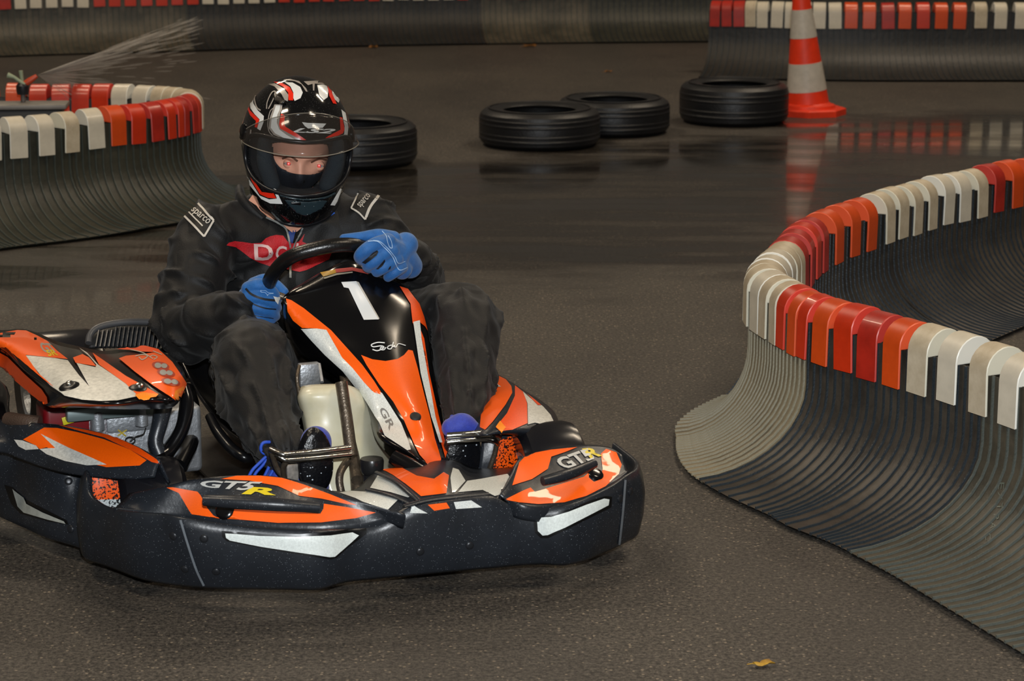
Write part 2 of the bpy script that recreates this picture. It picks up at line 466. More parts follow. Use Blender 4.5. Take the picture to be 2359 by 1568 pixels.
barrier(pr, 1, 'track_barrier', 'ribbed hairpin barrier with red and white caps at right, curving beside the kart',
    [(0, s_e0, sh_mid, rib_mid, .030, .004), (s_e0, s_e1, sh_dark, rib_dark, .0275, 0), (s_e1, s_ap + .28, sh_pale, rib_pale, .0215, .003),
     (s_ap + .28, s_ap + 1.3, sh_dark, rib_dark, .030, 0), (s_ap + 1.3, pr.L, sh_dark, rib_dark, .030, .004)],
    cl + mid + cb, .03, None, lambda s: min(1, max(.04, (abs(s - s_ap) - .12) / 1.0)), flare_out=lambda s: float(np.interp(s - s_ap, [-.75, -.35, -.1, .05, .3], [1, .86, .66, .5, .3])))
# left hairpin barrier
topl = [(-260, 296), (-120, 280), (0, 270), (70, 264), (135, 257), (190, 250), (245, 245), (300, 239), (345, 233), (385, 227), (415, 221), (432, 214), (436, 207), (422, 203), (395, 200), (350, 197), (300, 194), (215, 192), (150, 192), (70, 192), (0, 192), (-150, 194), (-260, 196)]
pl = Path([G(*q, z=ZT) for q in topl])
s_al = float(pl.d[int(np.argmax(pl.P[:, 0]))])
nl_ = [-140, -78, -16, 46, 108, 169, 222, 274, 322, 363, 395, 417, 432]
nk = 'wbw' + 'wwbw' + 'ordrrd'
cl = [(s_at(pl, px, -.056, 0, s_al - .01), k) for px, k in zip(nl_, nk)]
bl_ = [357, 319, 274, 230, 186, 137, 88, 33, -25, -80]
bk = 'bww' + 'rrrroo' + 'r'
cb = [(s_at(pl, px, .056, s_al + .02, pl.L), k) for px, k in zip(bl_, bk)]
sa, sb = cl[-1][0], cb[0][0]
mid = [(sa + (sb - sa) * (i + 1) / 7, 'drbbbb'[i]) for i in range(6)]
barrier(pl, -1, 'track_barrier', 'hairpin barrier with red and white caps at left, behind the driver',
    [(0, s_al - .75, sh_olive, rib_olive, .034, 0), (s_al - .75, s_al + .4, sh_olive, rib_olive, .034, .003), (s_al + .4, pl.L, sh_dark, rib_dark, .034, 0)],
    cl + mid + cb, .03, None, lambda s: .4 * min(1, max(.04, (abs(s - s_al) - .12) / 1.0)), cap_scale=1.12, flare_out=lambda s: float(np.interp(s - s_al, [-.75, -.35, -.1, .05, .3], [1, .9, .75, .6, .35])))
# far right barrier
pf = Path([G(1636, 0, z=ZT), G(1800, 3, z=ZT), G(2000, 5, z=ZT), G(2200, 5, z=ZT), G(2359, 5, z=ZT), G(2560, 6, z=ZT)])
fx = [1648, 1672, 1700, 1728, 1757, 1790, 1822, 1854, 1887, 1923, 1962, 2004, 2046, 2086, 2128, 2169, 2214, 2259, 2307, 2354, 2402]
fk = 'ddd' + 'bwwwwww' + 'oodoroo' + 'bwww'
barrier(pf, -1, 'track_barrier', 'far ribbed barrier with red and white caps behind the traffic cone',
    [(0, pf.L * .55, sh_far, rib_dark, .036, 0), (pf.L * .55, pf.L, sh_far, rib_dark, .036, .004)],
    [(s_at(pf, px, -.056, 0, pf.L), k) for px, k in zip(fx, fk)], .03, None, lambda s: .5, rib_objs=False, cap_scale=1.15)
# back barrier along the top of the picture
a0 = G(-80, 24, z=.28); a1 = G(700, 6, z=.28)
A1 = G(-260, 30, z=.28); A2 = G(0, 19, z=.28); A3 = G(450, 9, z=.28); A4 = G(900, -1, z=.28); A5 = G(1640, -8, z=.28); A6 = G(2500, -12, z=.28)
pb = Path([A1, A2, A3, A4, A5, A6])
bx = [-24, 11, 48, 85, 121, 158, 195]
cl = []
s = .05
seq = 'rwbwwwwwrrrrrrrwbwwwbw'
c0 = s_at(pb, 11, -.056, 0, pb.L, .30); stp = (s_at(pb, 195, -.056, 0, pb.L, .30) - c0) / 5
k = -int(c0 / stp)
while c0 + k * stp < pb.L:
    cl.append((c0 + k * stp, ('r' if (k % 12) in (0, 6, 7, 8, 9, 10, 11) else 'w') if k else 'd')); k += 1
def e_(px): return s_at(pb, px, -.05, 0, pb.L, .2)
barrier(pb, -1, 'track_barrier', 'long back barrier crossing the top of the photo, wet asphalt before it',
    [(0, e_(430), sh_mid, rib_olive, .04, 0), (e_(430), e_(1110), sh_far, rib_dark, .04, .003), (e_(1110), e_(1355), sh_mid, rib_olive, .04, 0), (e_(1355), pb.L, sh_olive, rib_dark, .04, .003)],
    cl, .04, None, lambda s: .3, rib_objs=False, cap_scale=1.15)

# ------------------------------------------------------------------ loose tyres
def make_tyre(x, y, rz, wd, R, tilt, label):
    root = empty('tyre', (x, y, 0), rz, label=label, cat='tyre', group='loose tyres on the track')
    root.rotation_euler = (tilt, 0, rz)
    w = wd; ri = R * .60
    pr_ = [(ri, .01), (ri + .012, .002), (R - .06, 0), (R - .025, .006), (R - .006, .022), (R, .05), (R + .001, w / 2), (R, w - .05), (R - .006, w - .022), (R - .025, w - .006), (R - .06, w), (ri + .012, w - .004), (ri, w - .012), (ri + .006, w - .02), (R - .03, w * .8), (R - .02, w / 2), (R - .03, w * .2), (ri + .006, .02)]
    lathe('carcass', pr_, tyre, root, seg=56, closed=True)
    L_ = []
    for g in range(1, 6):
        h = w * (.12 + .76 * g / 6)
        L_.append(lathe_vf([(R - .004, h - .009), (R + .0007, h - .008), (R + .0007, h + .005), (R - .004, h + .006)], 56, closed=True))
    tag(mesh('tread_rings', *join_vf(L_), tyre, root, fix=False), kind='stuff')
    L_ = [lathe_vf([(R - .05, z0 - .001), (R - .05, z0 + s_ * .003), (R - .043, z0 + s_ * .003), (R - .043, z0 - .001)], 56, closed=True) for z0, s_ in ((w, 1),)]
    mesh('sidewall_ring', *join_vf(L_), tyre, root, fix=False)
    return root
g = lambda px, py: G(px, py)
def ty(cx, yb, wpx, R, wd, rz, tilt, label):
    p = G(cx, yb); p2 = p + np.array([0, R, 0]); q = p2[0]
    # centre sits one radius behind the nearest edge
    x = (cx - CX) / F_PX * ((p2[1]) * cp + CAM_H * sp)
    return make_tyre(x, p2[1], rz, wd, R, tilt, label)
ty(815, 396, 300, .285, .185, .3, 0, 'black tyre lying half hidden behind the helmet')
ty(1243, 352, 293, .285, .175, 1.0, 0, 'black tyre lying nearest the middle, scuffed pale on its tread')
ty(1413, 321, 265, .275, .17, 2.0, 0, 'black tyre between two others, partly behind the middle one')
ty(1690, 296, 265, .275, .20, .6, 0, 'thick black tyre in front of the traffic cone')

# ------------------------------------------------------------------ traffic cone
cone_o = M('cone_orange', 'e2350f', .5, var=.15, vscale=14)
cone_w = M('cone_white_band', 'b9b2a6', .5, var=.12, vscale=20)
cb_ = G(1862, 262)
cone = empty('traffic_cone', (cb_[0], cb_[1], 0), .3, label='tall orange and white traffic cone leaning behind the tyre', cat='cone')
tl = Matrix.Rotation(math.radians(-5.5), 4, 'Y')
def cone_part(name, z0, z1, r0, r1, mat):
    o = lathe(name, [(r0, z0), (r1, z1)], mat, cone, seg=36); o.matrix_local = tl; return o
def cr_(z): return .112 - (z - .04) * (.112 - .028) / .70
zs = [.04, .125, .27, .40, .545, .74]
for i, (z0, z1) in enumerate(zip(zs[:-1], zs[1:])):
    m = cone_o if i % 2 == 0 else cone_w
    o = cone_part('cone_band' if i % 2 else 'cone_body', z0, z1, cr_(z0) + (.0015 if i % 2 else 0), cr_(z1) + (.0015 if i % 2 else 0), m)
oc = []
for k in range(8):
    a = PI / 8 + k * PI / 4; r = .195
    oc.append((r * math.cos(a), r * math.sin(a)))
V = [(x, y, 0.0) for x, y in oc] + [(x, y, .03) for x, y in oc] + [(x * .93, y * .93, .036) for x, y in oc]
Fc = [tuple(range(8))[::-1], tuple(range(16, 24))] + [(i, (i + 1) % 8, 8 + (i + 1) % 8, 8 + i) for i in range(8)] + [(8 + i, 8 + (i + 1) % 8, 16 + (i + 1) % 8, 16 + i) for i in range(8)]
mesh('cone_base', V, Fc, cone_o, cone, smooth=False)
lathe('base_collar', [(.14, .034), (.135, .05), (.115, .056), (.10, .07)], cone_o, cone, seg=36)

# ------------------------------------------------------------------ leaves
def leaf(px, py, size, label, col, rz, seed, grp=None):
    rd = random.Random(seed); p = G(px, py, .002)
    root = empty('leaf', (p[0], p[1], 0.001), rz, label=label, cat='leaf', group=grp)
    n = 26; V = [(0, 0, .006)]
    for k in range(n):
        a = 2 * PI * k / n
        r = size * (.62 + .38 * abs(math.cos(2.5 * a)) ** .7) * (1 + rd.uniform(-.12, .12))
        x, y = r * math.cos(a), .42 * r * math.sin(a)
        V.append((x, y, .003 + .012 * abs(math.sin(a * 1.5 + seed)) * size / .03 * .8))
    Fc = [(0, 1 + k, 1 + (k + 1) % n) for k in range(n)]
    o = mesh('leaf_blade', V, Fc, col, root); mod(o, 'SOLIDIFY', thickness=.0008); bake(o)
    tube('stalk', [(-size * .3, 0, .004), (-size * .9, .004, .006), (-size * 1.25, .01, .003)], [.0011, .0009, .0008], col, root, seg=5)
    return root
lm = M('autumn_leaf', '9a7018', .6, col2='b8922a', vscale=90)
lm2 = M('brown_leaf', '8a5a20', .6, var=.2)
leaf(1760, 1533, .024, 'curled yellow brown leaf lying on the asphalt in the foreground', lm, .25, 3)
leaf(1220, 108, .05, 'orange leaf at the foot of the back barrier', lm2, .2, 4)
leaf(861, 110, .045, 'small brown leaf on the track left of the pale back panel', lm2, 1.0, 5)
leaf(1402, 166, .03, 'tiny orange leaf on dry asphalt beyond the tyres', lm2, .6, 8)

# ------------------------------------------------------------------ sprinkler behind the left barrier
bq = G(40, 238, z=.40)
bx0, by0 = float(bq[0]), float(bq[1])
sb_ = empty('equipment_box', (bx0, by0, 0), .08, label='low grey box with a yellow lid edge inside the left hairpin barrier', cat='box')
gm_ = M('grey_box_lid', '77746f', .5, var=.2)
box('box_body', (-.12, 0, .19), (.30, .06, .19), M('box_side', '2b2a28', .6), sb_, .01)
box('lid', (-.12, 0, .392), (.32, .075, .010), gm_, sb_, .006)
box('lid_edge', (-.34, .0, .410), (.16, .05, .008), M('yellow_lid_edge', 'c2a410', .5), sb_, .004)
sk = empty('sprinkler', (bx0 + .02, by0 + .02, .4035), 0, label='small black and orange water sprinkler spraying over the left barrier', cat='sprinkler')
tube('riser', [(0, 0, 0), (0, 0, .04)], .010, M('sprinkler_grey', '5a5450', .4), sk, seg=10)
lathe('swivel', [(.0001, .03), (.022, .03), (.026, .045), (.026, .065), (.016, .078), (.0001, .08)], M('sprinkler_black', '14161c', .4), sk, 20)
tube('nozzle', [(0, 0, .065), (.03, 0, .085), (.058, .005, .104)], [.013, .013, .008], M('sprinkler_orange', 'b8401c', .4), sk, seg=12)
tube('arm', [(.01, -.01, .07), (-.03, -.012, .100), (-.055, -.01, .108)], [.008, .007, .012], M('pale_green_arm', '8e9a80', .5), sk, seg=10)
tube('spring_post', [(0, 0, .08), (-.005, 0, .125)], [.006, .009], bpy.data.materials['pale_green_arm'], sk, seg=10)
wm_ = bpy.data.materials.new('water_spray'); wm_.use_nodes = True; b_ = wm_.node_tree.nodes['Principled BSDF']
b_.inputs['Base Color'].default_value = (.8, .76, .72, 1); b_.inputs['Roughness'].default_value = .3; b_.inputs['Alpha'].default_value = .13
rs = random.Random(5); L_ = []
P0 = Vector((bx0 + .082, by0 + .026, .511))
e1 = CAMP + ray(440, 44) * ((11.6) / ray(440, 44)[1]); D_ = Vector(e1) - P0
for i in range(520):
    t0_ = rs.random() ** 2.0; t1_ = min(1.05, t0_ + rs.uniform(.08, .22)); sx_ = rs.gauss(0, .004); sz_ = -abs(rs.gauss(0, .02)) if i % 2 else -rs.random() ** 1.6 * .22
    pts = []
    for t in np.linspace(t0_, t1_, 4):
        pts.append(P0 + D_ * float(t) + Vector((sx_ * t * 6, sx_ * t * 2, sz_ * t * 4.0)))
    w0 = .0012 + .0016 * t1_
    L_.append(tube_vf(pts, [.0006, w0, w0, .0006], 4))
tag(mesh('water_spray', *join_vf(L_), wm_, None, fix=False), 'thin jet of water drops arching to the right from the sprinkler at left', 'water', kind='stuff')
# raised letters moulded between the ribs of the near barrier
# ------------------------------------------------------------------ the kart
kart = empty('racing_kart', tuple(KO), KA - PI / 2, label='orange, white and black rental kart with a big number 1, driven on the wet track', cat='kart')
bpy.context.view_layer.update()
KM = Matrix.Translation(Vector(KO)) @ Matrix.Rotation(KA - PI / 2, 4, 'Z'); KMI = KM.inverted()
_bvh = {}
def bvh_of(objs):
    key = tuple(o.name for o in objs)
    if key not in _bvh:
        V, T = [], []
        for o in objs:
            mw = Matrix(); q = o
            while q is not None: mw = q.matrix_basis @ mw; q = q.parent
            k = len(V); V += [mw @ v.co for v in o.data.vertices]; T += [tuple(i + k for i in p.vertices) for p in o.data.polygons]
        _bvh[key] = BVHTree.FromPolygons(V, T)
    return _bvh[key]
def decal(name, polys, objs, mat, off=.0010, cell=9, parent=None, kind2d=None, **kw):
    """flat print laid on the surface of objs: outlines are traced in photo pixels and land on the surface itself"""
    bm = bmesh.new()
    for p in polys:
        if isinstance(p, tuple) and len(p) == 2 and isinstance(p[1], list) and isinstance(p[0], list) and p[1] and isinstance(p[1][0], tuple) and p[0] and len(p[0][0]) == 2 and len(p[1][0]) > 2:
            vs = [bm.verts.new((x, y, 0)) for x, y in p[0]]
            for f in p[1]:
                try: bm.faces.new([vs[i] for i in f])
                except ValueError: pass
        else:
            try: bm.faces.new([bm.verts.new((x, y, 0)) for x, y in p])
            except ValueError: pass
    bm.normal_update()
    bmesh.ops.triangulate(bm, faces=bm.faces)
    xs = [v.co.x for v in bm.verts]; ys = [v.co.y for v in bm.verts]
    for ax, lo_, hi_ in ((0, min(xs), max(xs)), (1, min(ys), max(ys))):
        c = (math.floor(lo_ / cell) + 1) * cell
        while c < hi_:
            co = [0, 0, 0]; no = [0, 0, 0]; co[ax] = c; no[ax] = 1
            bmesh.ops.bisect_plane(bm, geom=bm.verts[:] + bm.edges[:] + bm.faces[:], plane_co=co, plane_no=no, dist=1e-5)
            c += cell
    T = bvh_of(objs); orgn = Vector(CAMP); dead = []; hits = []
    ch = parent if parent is not None else kart
    mi = KMI if ch is kart else root_inv(ch)
    for v in bm.verts:
        d = Vector(ray(v.co.x, v.co.y)).normalized()
        h, nrm, i, dist = T.ray_cast(orgn, d)
        if h is None: dead.append((v, (v.co.x, v.co.y), d)); continue
        hits.append((v.co.x, v.co.y, dist))
        if nrm.dot(d) > 0: nrm = -nrm
        nn = (nrm * .5 - d * .5).normalized()
        v.co = mi @ (h + nn * off)
    gone = []
    HA = np.array(hits) if hits else np.zeros((0, 3))
    for v, q_, d in dead:                  # vertices just past an edge snap onto that edge
        if len(HA):
            dd = np.hypot(HA[:, 0] - q_[0], HA[:, 1] - q_[1]); k = int(np.argmin(dd))
            if dd[k] < cell * 1.6:
                h, nrm, i, ds = T.find_nearest(orgn + d * float(HA[k, 2]))
                if nrm.dot(d) > 0: nrm = -nrm
                v.co = mi @ (h + (nrm * .5 - d * .5).normalized() * off); continue
        gone.append(v)
    bmesh.ops.delete(bm, geom=gone, context='VERTS')
    bad = [f for f in bm.faces if max(e.calc_length() for e in f.edges) > .06]
    bmesh.ops.delete(bm, geom=bad, context='FACES')
    bmesh.ops.recalc_face_normals(bm, faces=bm.faces)
    me = bpy.data.meshes.new(name); bm.to_mesh(me); bm.free()
    o = link(name, me, mat, ch)
    if kw.get('label'): o['label'] = kw['label']
    return o
def root_inv(o):
    mw = Matrix(); q = o
    while q is not None: mw = q.matrix_basis @ mw; q = q.parent
    return mw.inverted()
def text2d(s, quad, shear=0, bold=0, n_res=3, space=1.0):
    """letters as 2D mesh fitted in a photo quad: top left, top right, bottom right, bottom left"""
    cu = bpy.data.curves.new('txt', 'FONT'); cu.body = s; cu.size = 1; cu.resolution_u = n_res; cu.shear = shear; cu.offset = bold; cu.space_character = space
    o = bpy.data.objects.new('txt', cu); COL.objects.link(o)
    dg = bpy.context.evaluated_depsgraph_get(); dg.update()
    me = bpy.data.meshes.new_from_object(o.evaluated_get(dg))
    P = [(v.co.x, v.co.y) for v in me.vertices]; Fc = [tuple(p.vertices) for p in me.polygons]
    bpy.data.objects.remove(o); bpy.data.meshes.remove(me); bpy.data.curves.remove(cu)
    x0, x1 = min(p[0] for p in P), max(p[0] for p in P); y0, y1 = min(p[1] for p in P), max(p[1] for p in P)
    tl_, tr_, br_, bl_ = [np.array(q, float) for q in quad]; out = []
    for x, y in P:
        u = (x - x0) / (x1 - x0); v = 1 - (y - y0) / (y1 - y0)
        q = (tl_ * (1 - u) + tr_ * u) * (1 - v) + (bl_ * (1 - u) + br_ * u) * v
        out.append((float(q[0]), float(q[1])))
    return (out, Fc)
def stroke(pts, w, n=6):
    """a line of width w px as a 2D mesh"""
    P = cr(np.array(pts, float), n) if len(pts) > 2 else np.array(pts, float)
    L_, R_ = [], []
    for i in range(len(P)):
        a = P[max(0, i - 1)]; b_ = P[min(len(P) - 1, i + 1)]; t = (b_ - a); t /= (np.hypot(*t) + 1e-9); nn = np.array([-t[1], t[0]]) * w / 2
        L_.append(tuple(P[i] + nn)); R_.append(tuple(P[i] - nn))
    k = len(P); return ([(float(a), float(b_)) for a, b_ in L_ + R_], [(i, i + 1, i + 1 + k, i + k) for i in range(k - 1)])
def circ(cx, cy, rx, ry=None, rot=0, n=20):
    ry = ry or rx; c_, s_ = math.cos(rot), math.sin(rot)
    return [(cx + rx * math.cos(a) * c_ - ry * math.sin(a) * s_, cy + rx * math.cos(a) * s_ + ry * math.sin(a) * c_) for a in (2 * PI * k / n for k in range(n))]

# ---- front bumper band: (bottom px, top px)
FB = [((190, 1285), (197, 1092)), ((200, 1293), (203, 1130)), ((222, 1300), (220, 1152)), ((258, 1312), (250, 1168)), ((325, 1337), (300, 1178)),
      ((400, 1350), (370, 1183)), ((475, 1357), (415, 1190)), ((560, 1359), (510, 1206)), ((650, 1360), (620, 1216)), ((735, 1360), (740, 1220)),
      ((800, 1343), (810, 1216)), ((880, 1334), (875, 1205)), ((960, 1327), (920, 1178)), ((1040, 1319), (965, 1160)), ((1100, 1313), (1050, 1148)), ((1150, 1309), (1125, 1142)), ((1200, 1304), (1175, 1160)),
      ((1250, 1302), (1230, 1170)), ((1300, 1304), (1300, 1162)), ((1350, 1294), (1365, 1140)), ((1392, 1276), (1410, 1118)), ((1428, 1260), (1442, 1096)), ((1455, 1246), (1462, 1084)), ((1470, 1236), (1470, 1076))]
fbp = []
for (bx_, by_), (tx_, ty_) in FB:
    Bp = K(bx_, by_, z=.045); Tp = K(tx_, ty_, x=Bp.x + .012)
    fbp.append((Bp, Tp))
# hidden returns along both sides
b0, t0 = fbp[0]; b1, t1 = fbp[-1]
fbp = [(b0 + Vector((-.16, .05, 0)), t0 + Vector((-.16, .05, .0))), (b0 + Vector((-.07, .012, 0)), t0 + Vector((-.07, .014, .0)))] + fbp + [(b1 + Vector((-.06, .025, 0)), t1 + Vector((-.06, .025, 0))), (b1 + Vector((-.2, .04, 0)), t1 + Vector((-.2, .04, 0)))]
cen = Vector((-.25, -.1, 0))
Bs = cr([tuple(b_) for b_, t in fbp], 4); Ts = cr([tuple(t) for b_, t in fbp], 4)
rows = []
for i in range(len(Bs)):
    a = Bs[max(0, i - 1)]; c = Bs[min(len(Bs) - 1, i + 1)]; t = Vector((c[0] - a[0], c[1] - a[1], 0)).normalized()
    nrm = Vector((t.y, -t.x, 0))
    if nrm.dot(Vector(Bs[i]) - cen) < 0: nrm = -nrm
    Bv, Tv = Vector(Bs[i]), Vector(Ts[i]); up = Vector((0, 0, 1))
    rows.append([Bv - nrm * .02 + up * .004, Bv - nrm * .006, Bv + nrm * .001 + up * .008, Bv.lerp(Tv, .3) + nrm * .010, Bv.lerp(Tv, .6) + nrm * .013, Bv.lerp(Tv, .85) + nrm * .008, Tv + nrm * .001 - up * .003, Tv - nrm * .004, Tv - nrm * .009 - up * .003, Tv - nrm * .010 - up * .03, Bv.lerp(Tv, .6) - nrm * .008, Bv.lerp(Tv, .3) - nrm * .008])
V, Fc = loft_vf(rows, True, True)
bumper = sharp(mesh('front_bumper', V, Fc, black_pl, kart), 70)
bumper['label'] = 'black wraparound front bumper'
# seams, bolts, lamp windows
decal('bumper_seam', [stroke([(416, 1197), (432, 1250), (452, 1310), (470, 1348)], 5)], [bumper], M('seam_edge', '6c7278', .4), off=.002, cell=6)
decal('bumper_seam', [stroke([(1440, 1105), (1434, 1180), (1426, 1254)], 5)], [bumper], bpy.data.materials['seam_edge'], off=.002, cell=6)
def knob(name, px, py, r, h, mat, objs, parent=None, seg=16, dome=True):
    T = bvh_of(objs); d = Vector(ray(px, py)).normalized(); hh, nn, i, dist = T.ray_cast(Vector(CAMP), d)
    if hh is None: return None
    if nn.dot(d) > 0: nn = -nn
    mi = KMI if parent is None else root_inv(parent)
    nn = (mi.to_3x3() @ nn).normalized(); hh = mi @ hh
    R = nn.to_track_quat('Z', 'Y').to_matrix().to_4x4()
    prof = [(r, -.002), (r, h * .4), (r * .8, h * .85), (r * .45, h), (.0001, h * (1.02 if dome else .7))]
    V, Fc = lathe_vf(prof, seg)
    Mx = Matrix.Translation(hh) @ R
    return sharp(mesh(name, [Mx @ Vector(v) for v in V], Fc, mat, parent or kart), 40)
bolt_m = M('bolt_black', '24262a', .35, metal=.3)
for q in [(399, 1234), (470, 1240), (426, 1310), (498, 1316), (1082, 1256), (968, 1270), (1452, 1132), (1428, 1148)]:
    knob('bolt', q[0], q[1], .0085, .004, bolt_m, [bumper])
lampL = [(519, 1228), (540, 1229), (600, 1234), (680, 1236), (760, 1233), (811, 1226), (826, 1233), (818, 1240), (786, 1268), (770, 1281), (759, 1282), (690, 1272), (600, 1258), (530, 1244), (521, 1238)]
rimL = [(510, 1222), (600, 1228), (690, 1230), (770, 1224), (838, 1213), (847, 1219), (843, 1230), (800, 1262), (776, 1284), (762, 1288), (690, 1277), (600, 1262), (522, 1246), (512, 1236)]
recess = M('recess_black', '08090b', .3)
decal('lamp_recess', [rimL], [bumper], recess, off=.0008)
decal('lamp_panel', [lampL], [bumper], M('white_lamp_glitter', 'dfe6e2', .38, spec=.7, var=.14, vscale=260), off=.004, label='glittery white lamp panel')
lampR = [(1237, 1192), (1270, 1190), (1310, 1178), (1350, 1162), (1390, 1148), (1402, 1150), (1400, 1163), (1360, 1184), (1300, 1215), (1262, 1231), (1250, 1232), (1239, 1222)]
rimR = [(1228, 1190), (1270, 1183), (1320, 1170), (1360, 1152), (1395, 1142), (1410, 1144), (1408, 1168), (1360, 1192), (1300, 1222), (1262, 1239), (1246, 1239), (1232, 1226)]
decal('lamp_recess', [rimR], [bumper], recess, off=.0008)
decal('lamp_panel', [lampR], [bumper], bpy.data.materials['white_lamp_glitter'], off=.004, label='glittery white lamp panel')

# ---- top pads of the front fairing
def top_of(px):                       # bumper rim height near a pixel column
    T = np.array([(t[0], t[1]) for b_, t in FB]); return float(np.interp(px, T[:, 0], T[:, 1]))
def pad(name, cols, mat, lab=None):
    rows_ = []
    for (bk, zb), (fr, zf), bulge in cols:
        a = K(*bk, z=zb); c = K(*fr, z=zf); m = a.lerp(c, .5) + Vector((0, 0, bulge)); m2 = a.lerp(c, .85) + Vector((0, 0, bulge * .7))
        rows_.append([a - Vector((.015, 0, .03)), a, m, m2, c, c + Vector((-.004, 0, -.03))])
    o = surf(name, rows_, mat, kart, 5, 4, .004, out=(0, 0, 1))
    if lab: o['label'] = lab
    return o
padR = pad('front_fairing', [(((300, 1135), .205), ((262, 1172), .185), 0), (((385, 1118), .232), ((345, 1184), .178), .004), (((450, 1103), .245), ((430, 1192), .172), .008), (((560, 1094), .25), ((530, 1206), .168), .01), (((650, 1099), .245), ((640, 1215), .165), .01), (((740, 1121), .235), ((750, 1219), .163), .008), (((830, 1153), .212), ((850, 1208), .166), .004), (((935, 1187), .186), ((915, 1186), .182), 0)], black_pl, 'black fairing top with orange stickers')
padL = pad('front_fairing', [(((1150, 1140), .20), ((1165, 1150), .192), 0), (((1178, 1090), .225), ((1200, 1164), .185), .003), (((1200, 1055), .24), ((1250, 1170), .176), .006), (((1270, 1033), .25), ((1310, 1161), .172), .006), (((1340, 1024), .25), ((1375, 1136), .18), .006), (((1400, 1028), .24), ((1420, 1112), .19), .003), (((1430, 1045), .23), ((1448, 1088), .20), 0)], black_pl, 'black fairing top with orange stickers')
decal('orange_sticker', [[(384, 1123), (398, 1122), (455, 1132), (462, 1140), (478, 1170), (492, 1187), (505, 1194), (525, 1195), (535, 1187), (540, 1173), (640, 1177), (700, 1180), (738, 1183), (745, 1172), (746, 1160), (800, 1168), (866, 1180), (820, 1193), (740, 1203), (640, 1204), (560, 1197), (500, 1191), (442, 1184), (436, 1176), (412, 1135)]], [padR], orange, off=.0016)
decal('orange_sticker', [[(510, 1103), (545, 1096), (600, 1096), (650, 1101), (700, 1116), (760, 1138), (822, 1163), (800, 1161), (740, 1148), (690, 1142), (640, 1119), (600, 1112), (575, 1107)]], [padR], orange, off=.0016)
decal('lettering', [text2d('GT5', [(452, 1106), (606, 1110), (580, 1131), (470, 1122)], shear=.3, bold=.03)], [padR], M('silver_letters', 'b9b9b4', .35), off=.002, cell=7)
decal('lettering', [text2d('R', [(566, 1121), (632, 1124), (636, 1141), (556, 1138)], shear=.2, bold=.04)], [padR], yellow, off=.002, cell=7)
def ridge(name, P, r, mat, flat=.6): return tube(name, P, r, mat, kart, seg=10, n=4, flat=flat)
ridge('fairing_rib', [K(470, 1152, z=.236), K(540, 1156, z=.236), K(640, 1162, z=.232), K(735, 1168, z=.222)], [.011, .013, .013, .010], black_pl, 1.0)
knob('fairing_knob', 518, 1176, .019, .006, black_gl, [padR])
decal('orange_sticker', [[(1165, 1150), (1205, 1130), (1222, 1123), (1232, 1133), (1250, 1128), (1300, 1112), (1345, 1098), (1357, 1088), (1356, 1100), (1368, 1110), (1384, 1104), (1388, 1080), (1384, 1045), (1396, 1034), (1420, 1042), (1432, 1070), (1425, 1092), (1395, 1120), (1350, 1142), (1300, 1157), (1240, 1161), (1195, 1157)]], [padL], orange, off=.0016)
decal('orange_sticker', [[(1180, 1118), (1196, 1066), (1215, 1046), (1270, 1036), (1330, 1030), (1300, 1042), (1270, 1052), (1262, 1080), (1225, 1104)]], [padL], orange, off=.0016)
decal('lettering', [text2d('GT5', [(1272, 1060), (1352, 1032), (1374, 1058), (1306, 1082)], shear=.1, bold=.03)], [padL], bpy.data.materials['silver_letters'], off=.002, cell=7)
decal('lettering', [text2d('R', [(1340, 1034), (1372, 1030), (1388, 1050), (1360, 1056)], bold=.04)], [padL], yellow, off=.002, cell=7)
ridge('fairing_rib', [K(1250, 1108, z=.232), K(1290, 1098, z=.235), K(1330, 1085, z=.237), K(1368, 1068, z=.237)], [.010, .012, .012, .010], black_pl, 1.0)
knob('fairing_knob', 1372, 1092, .017, .006, black_gl, [padL])

# ---- nose between the pads
nose = surf('nose_panel', [
    [K(740, 1128, z=.165), K(770, 1135, z=.175), K(810, 1150, z=.18), K(850, 1172, z=.178), K(925, 1192, z=.172)],
    [K(815, 1128, z=.165), K(828, 1133, z=.178), K(846, 1142, z=.186), K(892, 1160, z=.186), K(945, 1178, z=.176)],
    [K(870, 1086, z=.185), K(895, 1096, z=.198), K(935, 1110, z=.205), K(965, 1140, z=.196), K(985, 1170, z=.178)],
    [K(1000, 1058, z=.19), K(1005, 1085, z=.212), K(1010, 1110, z=.212), K(1018, 1135, z=.20), K(1030, 1168, z=.178)],
    [K(1050, 1060, z=.18), K(1048, 1085, z=.20), K(1046, 1108, z=.203), K(1050, 1132, z=.196), K(1060, 1160, z=.18)],
    [K(1100, 1078, z=.16), K(1090, 1096, z=.18), K(1088, 1115, z=.188), K(1090, 1132, z=.190), K(1100, 1152, z=.182)],
    [K(1190, 1075, z=.16), K(1175, 1095, z=.175), K(1165, 1112, z=.182), K(1160, 1130, z=.186), K(1150, 1148, z=.186)]], black_pl, kart, 5, 5, .004, out=(0, 0, 1))
nose['label'] = 'black nose with white and orange stickers'
decal('orange_sticker', [[(881, 1081), (925, 1077), (960, 1096), (1000, 1103), (1022, 1088), (1034, 1095), (1028, 1136), (970, 1143), (935, 1115), (905, 1094)]], [nose], orange, off=.0016)
decal('orange_sticker', [[(985, 1162), (1028, 1157), (1036, 1170), (1000, 1176)]], [nose, bumper], orange, off=.003)
decal('white_sticker', [[(872, 1093), (880, 1094), (920, 1118), (947, 1143), (940, 1146), (900, 1134), (853, 1124)]], [nose], white_v, off=.0016)
decal('white_sticker', [[(782, 1135), (810, 1131), (860, 1134), (918, 1150), (890, 1178), (868, 1172), (820, 1148)]], [nose], white_v, off=.0016)
